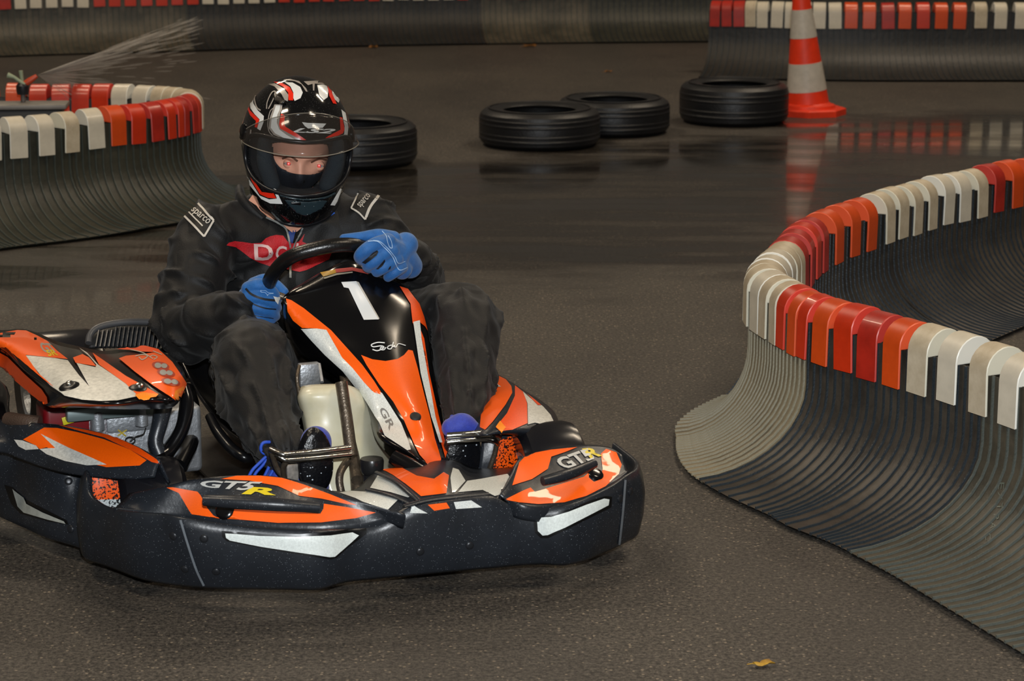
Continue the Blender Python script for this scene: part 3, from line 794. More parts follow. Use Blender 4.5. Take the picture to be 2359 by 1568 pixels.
decal('white_sticker', [[(1043, 1078), (1056, 1082), (1072, 1108), (1048, 1134), (1041, 1134), (1037, 1100)]], [nose], white_v, off=.0016)
decal('white_sticker', [[(1076, 1108), (1110, 1103), (1168, 1092), (1180, 1098), (1165, 1136), (1140, 1143), (1112, 1129), (1055, 1134)]], [nose], white_v, off=.0016)
decal('white_sticker', [[(948, 1168), (955, 1166), (985, 1182), (944, 1181)]], [bumper, nose], white_v, off=.003)
decal('white_sticker', [[(1045, 1156), (1085, 1152), (1110, 1168), (1050, 1172)]], [bumper, nose], white_v, off=.003)
ridge('nose_ridge', [K(868, 1088, z=.20), K(910, 1108, z=.208), K(945, 1136, z=.204), K(985, 1170, z=.186)], [.006, .007, .007, .005], black_pl)
ridge('nose_ridge', [K(845, 1128, z=.19), K(890, 1138, z=.196), K(930, 1152, z=.192), K(990, 1185, z=.175)], [.005, .006, .006, .005], black_pl)
ridge('nose_bar', [K(930, 1166, z=.200), K(985, 1152, z=.205), K(1050, 1144, z=.205), K(1125, 1137, z=.203)], [.006, .008, .009, .006], black_pl)

# ---- number panel
NP = [
 [(706, 668), (706, 652), (726, 634), (800, 601), (862, 618), (884, 634), (888, 660)],
 [(656, 712), (657, 690), (664, 684), (815, 650), (921, 662), (941, 668), (946, 700)],
 [(661, 762), (668, 730), (722, 728), (845, 715), (946, 705), (970, 708), (972, 740)],
 [(690, 818), (733, 797), (784, 789), (875, 775), (955, 775), (986, 775), (988, 800)],
 [(742, 850), (780, 842), (834, 840), (902, 840), (962, 840), (995, 840), (998, 860)],
 [(797, 890), (836, 900), (876, 896), (932, 905), (976, 907), (1009, 905), (1010, 922)],
 [(846, 958), (868, 962), (925, 971), (962, 970), (992, 972), (1021, 972), (1022, 985)],
 [(870, 1018), (880, 1004), (950, 1020), (984, 1035), (1011, 1036), (1030, 1036), (1030, 1044)],
 [(925, 1074), (938, 1043), (966, 1056), (998, 1074), (1022, 1068), (1035, 1060), (1034, 1070)],
 [(992, 1102), (998, 1082), (1002, 1086), (1010, 1094), (1018, 1090), (1024, 1085), (1024, 1092)]]
xc = [-.50, -.45, -.40, -.335, -.27, -.21, -.14, -.07, -.01, .02]
rows = []
for r, x0 in zip(NP, xc):
    w_ = 1.0 if r[0][1] < 1000 else .5
    dx = [-.15 * w_, -.045 * w_, -.02 * w_, 0, -.025 * w_, -.06 * w_, -.14 * w_]
    rows.append([K(*q, x=x0 + d) for q, d in zip(r, dx)])
npan = surf('number_panel', rows, black_gl, kart, 6, 5, .004, out=(1, 0, .4))
npan['label'] = 'upright black front panel carrying the number 1'
decal('orange_sticker', [[(659, 688), (672, 692), (700, 710), (722, 728), (763, 761), (790, 791), (834, 840), (862, 878), (882, 910), (862, 904), (840, 882), (812, 848), (788, 824), (752, 760), (730, 757), (697, 755), (676, 738), (664, 718)]], [npan], orange, off=.0024)
decal('white_sticker', [[(694, 757), (730, 757), (752, 760), (788, 824), (812, 848), (840, 882), (858, 901), (880, 905), (900, 936), (924, 975), (940, 1016), (946, 1036), (938, 1038), (886, 1004), (874, 975), (860, 950), (838, 914), (790, 854), (750, 818), (720, 786)]], [npan], white_v, off=.0024)
decal('orange_sticker', [[(832, 818), (858, 828), (888, 832), (916, 827), (930, 818), (940, 806), (950, 808), (962, 850), (976, 907), (990, 960), (1001, 1010), (1016, 1058), (1012, 1072), (1000, 1078), (985, 1070), (966, 1048), (952, 1020), (930, 966), (906, 925), (874, 886), (845, 842)]], [npan], orange, off=.0024)
decal('orange_sticker', [[(920, 660), (939, 666), (965, 700), (976, 730), (984, 762), (978, 752), (966, 742), (950, 745), (945, 700)]], [npan], orange_f, off=.0024)
decal('orange_sticker', [[(951, 745), (962, 742), (966, 800), (985, 900), (1006, 990), (1026, 1056), (1030, 1040), (1010, 960), (988, 860), (976, 780), (968, 760)]], [npan], orange_f, off=.0028)
decal('white_sticker', [[(951, 742), (966, 738), (970, 780), (984, 860), (1002, 960), (1018, 1020), (1012, 1020), (992, 960), (968, 860), (958, 790)]], [npan], white_v, off=.0032)
decal('race_number', [[(786, 650), (820, 648), (872, 736), (838, 737), (803, 664), (792, 662)]], [npan], white_p, off=.002, label='white number 1')
decal('race_number_bar', [[(820, 648), (826, 650), (874, 734), (872, 736)]], [npan], M('faded_white', 'b8b4aa', .4), off=.002)
# handwritten maker's script, as on the panel
decal('script_lettering', [stroke([(886, 790), (870, 789), (856, 794), (860, 799), (878, 797), (884, 801), (870, 808), (858, 805)], 2.6), stroke([(884, 803), (878, 800), (876, 805), (884, 806), (889, 800)], 2.2), stroke([(902, 795), (894, 798), (893, 803), (901, 803), (906, 788)], 2.2), stroke([(905, 800), (908, 796), (910, 801)], 2.2), stroke([(912, 800), (918, 792), (934, 796)], 1.8)], [npan], white_p, off=.002, cell=6)
decal('sponsor_strip', [[(738, 628), (772, 621), (775, 629), (745, 638)]], [npan], M('gold_print', 'b98a16', .4), off=.002)
decal('sponsor_strip', [[(772, 620), (810, 616), (850, 624), (848, 632), (812, 624), (772, 629)]], [npan], M('pale_red_print', 'b04a42', .4), off=.002)
decal('sponsor_strip', [[(745, 640), (775, 630), (812, 626), (812, 629), (776, 634), (748, 643)]], [npan], M('pale_strip', '97907f', .4), off=.0022)
decal('lettering', [text2d('GR', [(887, 938), (911, 984), (897, 993), (872, 942)], bold=.02)], [npan], M('dark_grey_letters', '7c7b78', .4), off=.003, cell=6)
knob('panel_bolt', 957, 960, .0125, .006, black_mt, [npan])
# rolled foot of the number panel
ridge('panel_foot', [K(905, 1052, x=-.03), K(945, 1076, x=.0), K(975, 1092, x=.02), K(1004, 1098, x=.03)], [.016, .019, .018, .013], black_gl, 1)

# ---- steering wheel, column
def Kp(px, py, P0, n):               # pixel onto a plane in kart space
    d = KMI.to_3x3() @ Vector(ray(px, py)); c = KMI @ Vector(CAMP)
    return c + d * ((P0 - c).dot(n) / d.dot(n))
SW0 = K(775, 650, x=-.60); SWn = Vector((-.62, 0, .78)).normalized()
swp = [(612, 668), (628, 633), (652, 604), (682, 586), (720, 575), (765, 566), (810, 564), (845, 573), (872, 592), (892, 622), (898, 660), (888, 700), (860, 735), (790, 755), (720, 765), (650, 745), (615, 705)]
swv = [Kp(*q, SW0, SWn) for q in swp]
tube('steering_wheel_rim', [tuple(v) for v in cr([tuple(v) for v in swv + swv[:1]], 5)[:-1]], .0165, M('wheel_grip', '121212', .28, bump=.15, bscale=260), kart, seg=14, closed=True)
cW = sum(swv, Vector()) / len(swv) - SWn * .05
for q in (0, 10, 14):
    tube('wheel_spoke', [swv[q], swv[q].lerp(cW, .5) - SWn * .02, cW], .008, steel, kart, seg=8)
tube('steering_column', [cW, K(800, 900, x=-.30), K(808, 1000, x=-.24), K(822, 1105, x=-.12)], .013, steel, kart, seg=12, n=3)

# ---- tank, bracket, tubes, cap
def rblob(name, c, h, mat, taper=(1, 1), seg=5, bev=.03, parent=None):
    o = mesh(name, *box_vf(c, h), mat, parent or kart)
    for v in o.data.vertices:
        if v.co.z < c[2]: v.co.x = c[0] + (v.co.x - c[0]) * taper[0]; v.co.y = c[1] + (v.co.y - c[1]) * taper[1]
    mod(o, 'BEVEL', width=bev, segments=seg); bake(o)
    return sharp(o, 60)
tank_m = M('milky_tank_plastic', 'c9c2a0', .35, spec=.5, col2='dcd8c2', vscale=7, coat=.3)
ta = K(682, 912, x=-.30); tb_ = K(905, 1150, x=-.20)
tank = surf('fuel_tank', [
    [K(684, 905, x=-.32), K(700, 888, x=-.27), K(760, 884, x=-.25), K(800, 886, x=-.25), K(830, 900, x=-.27), K(870, 935, x=-.34)],
    [K(683, 920, x=-.30), K(697, 912, x=-.24), K(750, 905, x=-.22), K(800, 910, x=-.22), K(840, 930, x=-.24), K(885, 960, x=-.32)],
    [K(690, 950, x=-.30), K(705, 950, x=-.24), K(750, 950, x=-.215), K(800, 950, x=-.215), K(845, 960, x=-.24), K(895, 980, x=-.32)],
    [K(697, 985, x=-.29), K(712, 985, x=-.23), K(760, 985, x=-.205), K(805, 985, x=-.21), K(850, 1000, x=-.23), K(900, 1020, x=-.31)],
    [K(704, 1030, x=-.27), K(720, 1030, x=-.2), K(765, 1030, x=-.185), K(810, 1030, x=-.19), K(855, 1040, x=-.2), K(905, 1060, x=-.29)],
    [K(728, 1090, x=-.24), K(740, 1090, x=-.17), K(780, 1090, x=-.165), K(820, 1090, x=-.165), K(870, 1090, x=-.17), K(925, 1100, x=-.26)],
    [K(748, 1150, x=-.2), K(758, 1150, x=-.15), K(790, 1150, x=-.14), K(830, 1150, x=-.14), K(880, 1150, x=-.15), K(930, 1150, x=-.23)]], tank_m, kart, 4, 4, .004, out=(1, 0, 0))
tank['label'] = 'milky translucent fuel tank'
box('tank_bracket', K(712, 862, x=-.33), (.012, .024, .026), alu, kart, .004)
tube('bracket_strap', [K(690, 912, x=-.28), K(684, 870, x=-.28), K(690, 842, x=-.3)], .004, steel, kart, seg=8, n=3)
tube('column_stay', [K(735, 838, x=-.31), K(742, 880, x=-.27)], .004, alu, kart, seg=8)
tube('column_tube', [K(786, 880, x=-.21), K(798, 960, x=-.18), K(810, 1050, x=-.14)], .0135, steel, kart, seg=14)
tube('brake_pipe', [K(812, 1048, x=-.17), K(800, 1062, x=-.16), K(785, 1085, x=-.14), K(782, 1110, x=-.13), K(788, 1140, x=-.12)], .0085, steel, kart, seg=10, n=3)
tube('frame_tube', [K(806, 1020, x=-.20), K(818, 1070, x=-.18), K(824, 1140, x=-.12)], .014, steel, kart, seg=12)
cp0 = K(857, 1098, x=-.07)
lathe('filler_cap', [(.019, -.07), (.020, -.02), (.022, -.018), (.025, -.012), (.026, .008), (.024, .014), (.0001, .015)], M('dark_cap', '1d1d1e', .3, bump=.2), kart, 24, c=(cp0.x, cp0.y, K(857, 1066, x=-.07).z - .004))
# pedals
def pedal(name, pts1, pts2, x, mat, brk):
    r_ = empty(name); r_.parent = kart
    tube('pedal_bar', [K(*q, x=x + d) for q, d in pts1], .0068, mat, r_, seg=12, n=4)
    tube('pedal_bar', [K(*q, x=x + d) for q, d in pts2], .0062, mat, r_, seg=12, n=4)
    for b_ in brk: tube('pedal_arm', [K(*q, x=x + d) for q, d in b_], .006, steel, r_, seg=8, n=3)
    return r_
pedal('pedal', [((622, 1034), -.02), ((650, 1046), 0), ((668, 1046), 0), ((740, 1039), 0), ((806, 1031), -.01)], [((636, 1046), -.01), ((655, 1058), 0), ((672, 1059), 0), ((740, 1053), 0), ((808, 1046), -.01)], -.03, chrome, [[((624, 1036), -.02), ((636, 1075), -.03), ((650, 1095), -.03)], [((662, 1060), 0), ((652, 1080), -.01), ((660, 1120), -.03)]])
pedal('pedal', [((1030, 1003), -.01), ((1070, 1000), 0), ((1120, 996), 0), ((1134, 998), -.005), ((1150, 1006), -.03)], [((1030, 1018), -.01), ((1070, 1014), 0), ((1120, 1011), 0), ((1138, 1014), -.005), ((1146, 1022), -.02)], -.03, chrome, [[((1146, 1010), -.02), ((1140, 1045), -.03), ((1124, 1090), -.04)]])

# ---- front wheels
def wheel(name, c, R, w, steer, rim_m):
    r_ = empty(name, c, steer); r_.parent = kart
    pf_ = [(R * .48, -w / 2 + .01), (R * .8, -w / 2), (R * .96, -w / 2 + .012), (R, -w / 2 + .03), (R, w / 2 - .03), (R * .96, w / 2 - .012), (R * .8, w / 2), (R * .48, w / 2 - .01)]
    lathe('kart_tyre', pf_, M('slick_tyre', '16161a', .22, var=.15) if 'slick_tyre' not in bpy.data.materials else bpy.data.materials['slick_tyre'], r_, 40, axis='y', closed=True)
    lathe('rim', [(.0001, -.01), (R * .3, -.012), (R * .44, -w / 2 + .012), (R * .5, -w / 2 + .008), (R * .5, w / 2 - .008), (R * .44, w / 2 - .012), (R * .3, .012), (.0001, .01)], rim_m, r_, 28, axis='y')
    return r_
cR = K(370, 1085, z=.24); wheel('front_wheel', (cR.x - .10, cR.y, .12), .12, .14, -.1, alu)
cL = K(1296, 996, z=.25); wheel('front_wheel', (cL.x - .085, cL.y, .125), .125, .14, -.1, alu)
wheel('rear_wheel', (-1.22, -.52, .14), .14, .2, 0, alu)
wheel('rear_wheel', (-1.22, .30, .14), .14, .2, 0, alu)

# ---- right side pod (left in the photo)
spt = [[((-140, 960), .27), ((-140, 1000), .25), ((-140, 1030), .235)],
       [((0, 968), .275), ((0, 1000), .255), ((0, 1022), .24)],
       [((60, 975), .285), ((40, 1005), .26), ((50, 1036), .235)],
       [((130, 979), .29), ((112, 1012), .268), ((105, 1056), .232)],
       [((200, 990), .285), ((190, 1020), .27), ((160, 1070), .235)],
       [((270, 1010), .28), ((262, 1035), .268), ((235, 1080), .235)],
       [((330, 1036), .27), ((322, 1053), .262), ((310, 1084), .238)],
       [((372, 1062), .26), ((370, 1068), .256), ((365, 1080), .245)]]
rows = [[K(*q, z=z) - Vector((.01, 0, 0)) for q, z in r] for r in spt]
rows = [[r[0] + Vector((0, .02, -.05))] + r + [r[2] + Vector((.0, -.006, -.02))] for r in rows]
spod = surf('side_pod', rows, black_pl, kart, 5, 5, .004, out=(0, 0, 1))
spod['label'] = 'black side pod with orange and white stickers'
# outer wall of the side pod
SWL = [((-160, 1105), (-150, 962)), ((-60, 1160), (-50, 985)), ((0, 1190), (0, 1010)), ((50, 1212), (42, 1022)), ((100, 1235), (100, 1052)), ((150, 1250), (150, 1072)), ((195, 1264), (184, 1086)), ((215, 1272), (200, 1092)), ((245, 1265), (208, 1096))]
rows = []
for i, (bq, tq) in enumerate(SWL):
    Bp = K(*bq, z=.04); Tp = K(*tq, y=Bp.y + .012)
    n_ = Vector((.25, -1, 0)).normalized()
    rows.append([Bp - n_ * .03, Bp, Bp.lerp(Tp, .35) + n_ * .012, Bp.lerp(Tp, .75) + n_ * .010, Tp, Tp - n_ * .02 + Vector((0, 0, .004))])
swall = surf('side_bumper', rows, black_pl, kart, 4, 4, .006, out=(0, -1, 0))
swall['label'] = 'black side bumper'
decal('orange_sticker', [[(102, 985), (132, 986), (180, 996), (240, 1012), (300, 1036), (338, 1060), (322, 1072), (246, 1076), (200, 1066), (150, 1048), (108, 1030), (92, 1034), (84, 1026), (54, 1012)]], [spod], orange, off=.0016)
decal('orange_sticker', [[(134, 979), (200, 991), (262, 1005), (320, 1032), (362, 1058), (368, 1068), (350, 1064), (300, 1036), (240, 1008), (180, 992)]], [spod], orange_f, off=.0017)
decal('white_sticker', [[(33, 1012), (52, 1014), (84, 1026), (90, 1034), (60, 1036), (44, 1028)]], [spod], white_dirty, off=.0017)
decal('white_sticker', [[(94, 999), (124, 1014), (160, 1032), (215, 1056), (246, 1070), (200, 1072), (150, 1062), (108, 1046), (92, 1034), (112, 1032), (128, 1032)]], [spod], white_dirty, off=.0020)
decal('lamp_recess', [[(10, 1116), (30, 1122), (60, 1150), (154, 1198), (158, 1208), (110, 1200), (46, 1182), (26, 1160)]], [swall], recess, off=.0008)
decal('lamp_panel', [[(30, 1126), (40, 1134), (56, 1146), (62, 1160), (100, 1180), (148, 1200), (152, 1206), (110, 1196), (56, 1180), (42, 1166)]], [swall], M('grey_lamp', '9c9f98', .4, var=.2, vscale=40), off=.003, label='grey lamp panel')
for q in [(158, 1108), (163, 1218)]: knob('bolt', q[0], q[1], .0085, .004, bolt_m, [swall])
# front face of the pod with the orange plate
pf1 = surf('pod_front', [[K(196, 1080, x=-.16), K(214, 1078, x=-.14), K(256, 1078, x=-.135), K(300, 1076, x=-.14), K(330, 1072, x=-.17)],
                         [K(196, 1130, x=-.15), K(214, 1130, x=-.13), K(256, 1130, x=-.125), K(300, 1130, x=-.13), K(330, 1125, x=-.17)],
                         [K(196, 1190, x=-.15), K(214, 1190, x=-.13), K(256, 1190, x=-.125), K(300, 1190, x=-.13), K(330, 1185, x=-.17)]], black_pl, kart, 4, 4, .004, out=(1, 0, 0))
decal('orange_plate', [[(212, 1084), (292, 1083), (291, 1154), (280, 1150), (215, 1150)]], [pf1], orange_d, off=.002, label='mud-specked orange plate')
decal('white_sticker', [[(216, 1150), (280, 1149), (291, 1158), (290, 1186), (240, 1184)]], [pf1], M('mud_specked_white', 'c2c8c8', .45, dark_specks=.44, spsc=210), off=.002)

# ---- upper right cover over the engine
UC = [
 [(-150, 742), (-150, 770), (-150, 800), (-150, 815), (-150, 840)],
 [(-70, 752), (-60, 770), (-60, 800), (-60, 815), (-60, 838)],
 [(0, 760), (0, 785), (0, 800), (0, 806), (0, 845)],
 [(50, 757), (60, 800), (60, 850), (50, 852), (45, 885)],
 [(90, 768), (110, 820), (110, 880), (96, 888), (92, 922)],
 [(130, 785), (160, 845), (150, 905), (140, 918), (118, 938)],
 [(180, 797), (215, 850), (215, 915), (205, 932), (170, 938)],
 [(240, 808), (270, 852), (280, 918), (275, 934), (265, 942)],
 [(300, 800), (330, 848), (340, 908), (345, 926), (340, 942)],
 [(350, 798), (385, 850), (395, 905), (395, 926), (390, 940)],
 [(385, 815), (415, 850), (418, 895), (414, 914), (408, 930)],
 [(400, 825), (424, 855), (428, 880), (424, 900), (416, 918)]]
zz = [.41, .445, .43, .415, .375]
rows = [[K(*q, z=z - (.0 if i < 10 else .012 * (i - 9))) for q, z in zip(r, zz)] for i, r in enumerate(UC)]
ucov = surf('engine_cover', rows, black_gl, kart, 4, 5, .005, out=(0, 0, 1))
ucov['label'] = 'black engine cover with orange and white stickers'
decal('orange_sticker', [[(-40, 780), (0, 770), (40, 763), (60, 764), (86, 776), (108, 788), (130, 810), (156, 830), (60, 820), (90, 862), (126, 893), (118, 888), (90, 866), (56, 836), (16, 800), (0, 797), (-40, 792)]], [ucov], orange, off=.0048, cell=6)
decal('orange_sticker', [[(-60, 800), (0, 811), (20, 822), (60, 862), (98, 896), (110, 914), (112, 928), (102, 932), (86, 928), (60, 896), (20, 862), (0, 856), (-60, 850)]], [ucov], orange_f, off=.0032, cell=6)
decal('white_sticker', [[(58, 820), (110, 824), (156, 832), (182, 866), (206, 892), (176, 838), (220, 848), (222, 842), (205, 822), (182, 803), (200, 814), (226, 842), (262, 866), (290, 886), (318, 914), (270, 924), (230, 925), (190, 922), (150, 912), (118, 890), (98, 870)]], [ucov], M('dirty_speckled_white', 'c8c6bc', .42, spec=.5, var=.22, vscale=120), off=.0036, cell=6)
decal('orange_sticker', [[(168, 826), (190, 818), (205, 826), (222, 846), (174, 838)]], [ucov], orange, off=.0042, cell=6)
decal('orange_sticker', [[(213, 815), (235, 830), (290, 868), (330, 890), (366, 910), (330, 918), (318, 914), (290, 886), (262, 866), (228, 842)]], [ucov], orange, off=.0042, cell=6)
decal('orange_sticker', [[(274, 828), (290, 822), (330, 818), (370, 812), (396, 836), (428, 884), (420, 900), (410, 924), (396, 918), (350, 888), (310, 858)]], [ucov], orange, off=.0042, cell=6)
decal('orange_sticker', [[(250, 805), (290, 798), (330, 797), (364, 806), (372, 814), (330, 812), (300, 808)]], [ucov], orange_f, off=.0036, cell=6)
decal('amber_sticker', [[(310, 912), (328, 906), (366, 910), (360, 916), (320, 922)], [(398, 916), (402, 902), (424, 886), (427, 890), (412, 922)]], [ucov], orange_y, off=.0050, cell=6)
decal('lettering', [text2d('GT', [(88, 792), (114, 794), (134, 814), (100, 816)], bold=.03)], [ucov], grey_v, off=.0052, cell=6)
decal('lettering', [text2d('5R', [(104, 810), (124, 808), (134, 822), (112, 824)], bold=.03)], [ucov], yellow, off=.0056, cell=6)
decal('silver_outline_lettering', [stroke([(312, 824), (328, 820), (340, 824), (328, 832), (320, 826)], 2.4), stroke([(300, 808), (330, 816), (352, 830)], 2), stroke([(345, 826), (352, 822), (362, 826), (354, 832)], 2), stroke([(352, 812), (372, 820)], 2)], [ucov], M('silver_lines', 'c8b8a8', .3), off=.0056, cell=6)
for q in [(370, 846), (382, 862), (392, 882)]:
    decal('warning_sign', [circ(q[0], q[1], 20, 9, .2)], [ucov], M('sign_red', 'a8381c', .4) if 'sign_red' not in bpy.data.materials else bpy.data.materials['sign_red'], off=.0056, cell=7)
    decal('warning_sign_face', [circ(q[0] - 6, q[1] - .5, 8, 6, .2), circ(q[0] + 8, q[1] + .5, 7, 5.5, .2)], [ucov], grey_v, off=.0062, cell=7)
for q, r_ in (((160, 892), .021), ((318, 897), .019)):
    k_ = knob('bolt_cup', q[0], q[1], r_, .007, recess, [ucov]); knob('bolt', q[0] + 2, q[1] - 1, .009, .013, chrome, [ucov])
# arm of the cover that comes down behind the wheel, with its opening
def arm(pts, x, th, mat, name):
    o = mesh(name, [K(*q, x=x) for q in pts], [tuple(range(len(pts)))], mat, kart, smooth=False)
    mod(o, 'SOLIDIFY', thickness=th, offset=0); bake(o); return o
tube('cover_arm', [K(376, 935, x=-.22), K(368, 975, x=-.2), K(358, 1015, x=-.19), K(368, 1046, x=-.18)], [.020, .017, .016, .016], black_pl, kart, seg=12, n=4)
tube('cover_arm', [K(424, 890, x=-.24), K(430, 930, x=-.22), K(420, 985, x=-.2), K(392, 1032, x=-.19), K(372, 1048, x=-.18)], [.012, .016, .015, .016, .016], black_gl, kart, seg=12, n=4)

# ---- engine under the cover
eng = empty('engine'); eng.parent = kart
box('engine_block', K(310, 1000, x=-.42), (.09, .13, .075), alu, eng, .012, seg=3)
box('cylinder_head', K(300, 958, x=-.36), (.035, .06, .028), alu, eng, .008)
for i in range(5): box('cooling_fin', K(400, 965 + i * 13, x=-.40), (.05, .028, .0022), alu, eng, .001)
for q, r_ in (((224, 968), .015), ((326, 958), .014), ((222, 985), .012)):
    p_ = K(*q, x=-.30); lathe('spacer', [(r_, -.02), (r_, .018), (r_ * .75, .022), (.0001, .022)], alu, eng, 20, c=tuple(p_))
box('shroud', K(172, 965, x=-.38), (.05, .075, .045), M('dark_red_shroud', '6f0c14', .35), eng, .014, seg=4)
p_ = K(167, 964, x=-.31)
box('yellow_label', p_ + Vector((.0, 0, 0)), (.001, .022, .0085), M('label_yellow', 'c6b818', .5), eng, .0003, R=Matrix.Rotation(.2, 3, 'X'))
box('crossbar', K(270, 945, x=-.3), (.012, .11, .014), M('grey_bar', '6f7c7c', .4, metal=.4), eng, .004)
tube('hose', [K(20, 966, x=-.40), K(60, 972, x=-.34), K(92, 975, x=-.32)], .017, M('rusty_hose', '4a3a30', .5, bump=.6, bscale=300), eng, seg=12, n=3)
tube('coil_spring', [K(75 + 9 * math.cos(t * 1.1), 975 + t * 1.0 + 8 * math.sin(t * 1.1), x=-.31) for t in range(0, 28)], .0018, steel, eng, seg=6)
tube('wire', [K(336, 985, x=-.31), K(330, 1000, x=-.30), K(312, 1006, x=-.29), K(300, 1016, x=-.29)], .0016, black_mt, eng, seg=6, n=4)
tube('wire', [K(300 + 11 * math.cos(t), 1014 + 8 * math.sin(t), x=-.29) for t in np.linspace(0, 12, 30)], .0014, black_mt, eng, seg=6)
tube('chalk_mark', [K(272, 990, x=-.325), K(290, 1004, x=-.325)], .0015, M('chalk_yellow', 'b8a028', .6), eng, seg=5)
tube('chalk_mark', [K(292, 990, x=-.325), K(272, 1003, x=-.325)], .0015, bpy.data.materials['chalk_yellow'], eng, seg=5)
tube('exhaust_pipe', [K(-40, 870, x=-.8), K(2, 900, x=-.65), K(4, 940, x=-.5), K(10, 985, x=-.42)], .016, black_gl, eng, seg=12, n=3)
box('engine_mount', K(250, 1060, x=-.45), (.10, .12, .05), black_mt, eng, .01)

# ---- floor tray, chassis rails, seat
box('floor_tray', (-.42, -.06, .05), (.50, .26, .004), M('tray_dark', '2b2926', .5, metal=.4, var=.3, bump=.3), kart, .002)
for s_, yy_ in ((1, .24), (-1, -.42)):
    tube('chassis_rail', [(-1.3, yy_ * .8, .07), (-.6, yy_, .07), (-.1, yy_ * .9, .07), (.1, yy_ * .6 - .02, .08)], .015, black_mt, kart, seg=10, n=4)
tube('side_rail', [K(410, 1075, x=-.25), K(440, 1010, x=-.35), K(440, 940, x=-.5), K(430, 900, x=-.6)], .02, black_gl, kart, seg=12, n=3)
tube('rear_axle', [(-1.22, -.6, .14), (-1.22, .36, .14)], .02, steel, kart, seg=12)
seat_m = M('seat_shell', '101012', .25)
rows = []
for (x, z, w, d) in [(-.42, .10, .15, .06), (-.55, .07, .185, .10), (-.75, .06, .20, .15), (-.95, .09, .205, .19), (-1.08, .17, .19, .14), (-1.13, .27, .18, .10), (-1.17, .36, .15, .05)]:
    r_ = []
    for k in range(9):
        a = PI * k / 8; c_ = math.cos(a)
        dx_ = .12 if x < -1.0 else 0
        r_.append(Vector((x + abs(c_) ** 2 * (d * 1.0 if x < -1 else .02), -.09 + -c_ * w, z + (abs(c_) ** 2.2) * (d if x >= -1 else .03))))
    rows.append(r_)
surf('seat', rows, seat_m, kart, 4, 3, .008)
tube('seat_edge', [K(482, 958, x=-.42), K(500, 992, x=-.38), K(530, 1030, x=-.34), K(560, 1052, x=-.30), K(578, 1058, x=-.30)], [.010, .012, .013, .012, .008], seat_m, kart, seg=10, n=4)
# ---- rear guard with fins
rg = surf('rear_guard', [[K(205, 800, x=-.95), K(206, 776, x=-.97), K(214, 757, x=-1.0)], [K(240, 800, x=-.95), K(244, 765, x=-.97), K(258, 747, x=-1.0)], [K(300, 800, x=-.95), K(300, 758, x=-.97), K(306, 740, x=-1.0)], [K(350, 805, x=-.95), K(352, 758, x=-.97), K(356, 741, x=-1.0)], [K(400, 815, x=-.95), K(400, 770, x=-.97), K(400, 752, x=-1.0)]], black_mt, kart, 4, 4, .006, out=(1, 0, 0))
tube('guard_rim', [K(204, 790, x=-.94), K(207, 772, x=-.955), K(222, 756, x=-.965), K(256, 746, x=-.97), K(305, 741, x=-.97), K(360, 743, x=-.97), K(400, 752, x=-.97)], .0085, M('guard_edge', '4a4a4c', .35), kart, seg=8, n=4)
for i in range(17):
    px = 222 + i * 10
    a = K(px, 800 + (i > 12) * 4, x=-.93); c = K(px + 7, 758 - (4 if 3 < i < 14 else -4), x=-.955)
    box('fin', a.lerp(c, .5), (.006, .0014, (c - a).length / 2), black_pl, kart, 0, R=(c - a).to_track_quat('Z', 'X').to_matrix())

# ---- left side pod (right in the photo)
lp = surf('side_pod', [
    [K(1100, 862, z=.27), K(1095, 900, z=.25), K(1085, 950, z=.235), K(1080, 1000, z=.22), K(1080, 1015, z=.21)],
    [K(1130, 855, z=.275), K(1135, 890, z=.275), K(1120, 940, z=.265), K(1105, 985, z=.25), K(1095, 1003, z=.24)],
    [K(1165, 872, z=.272), K(1178, 895, z=.275), K(1165, 935, z=.275), K(1140, 975, z=.262), K(1120, 1000, z=.25)],
    [K(1210, 900, z=.262), K(1215, 920, z=.267), K(1205, 950, z=.267), K(1180, 985, z=.255), K(1150, 1000, z=.245)],
    [K(1250, 925, z=.245), K(1254, 945, z=.25), K(1248, 970, z=.25), K(1225, 995, z=.24), K(1190, 1004, z=.23)],
    [K(1278, 950, z=.225), K(1284, 970, z=.23), K(1280, 990, z=.23), K(1260, 1005, z=.22), K(1230, 1025, z=.20)],
    [K(1292, 985, z=.17), K(1296, 1000, z=.17), K(1292, 1010, z=.16), K(1275, 1020, z=.15), K(1240, 1035, z=.14)]], black_pl, kart, 5, 5, .004, out=(0, 0, 1))
lp['label'] = 'black side pod with orange and white stickers'
decal('orange_sticker', [[(1122, 860), (1136, 860), (1165, 874), (1178, 890), (1180, 905), (1165, 932), (1135, 972), (1118, 990), (1106, 984), (1110, 940), (1122, 900)]], [lp], orange, off=.0016)
decal('white_sticker', [[(1124, 866), (1140, 880), (1154, 892), (1140, 892), (1122, 886)]], [lp], white_dirty, off=.003)
decal('orange_sticker', [[(1186, 888), (1206, 904), (1214, 930), (1215, 975), (1180, 990), (1150, 992), (1142, 984), (1168, 952), (1186, 912)]], [lp], orange_f, off=.0016)
decal('amber_sticker', [[(1142, 984), (1152, 970), (1165, 985), (1155, 996)]], [lp], orange_y, off=.003)
decal('white_sticker', [[(1204, 902), (1222, 918), (1250, 936), (1268, 956), (1278, 978), (1262, 980), (1232, 974), (1216, 978), (1215, 930)]], [lp], white_dirty, off=.0018)
decal('orange_sticker', [[(1213, 908), (1232, 922), (1246, 934), (1238, 934)]], [lp], orange_f, off=.0030)
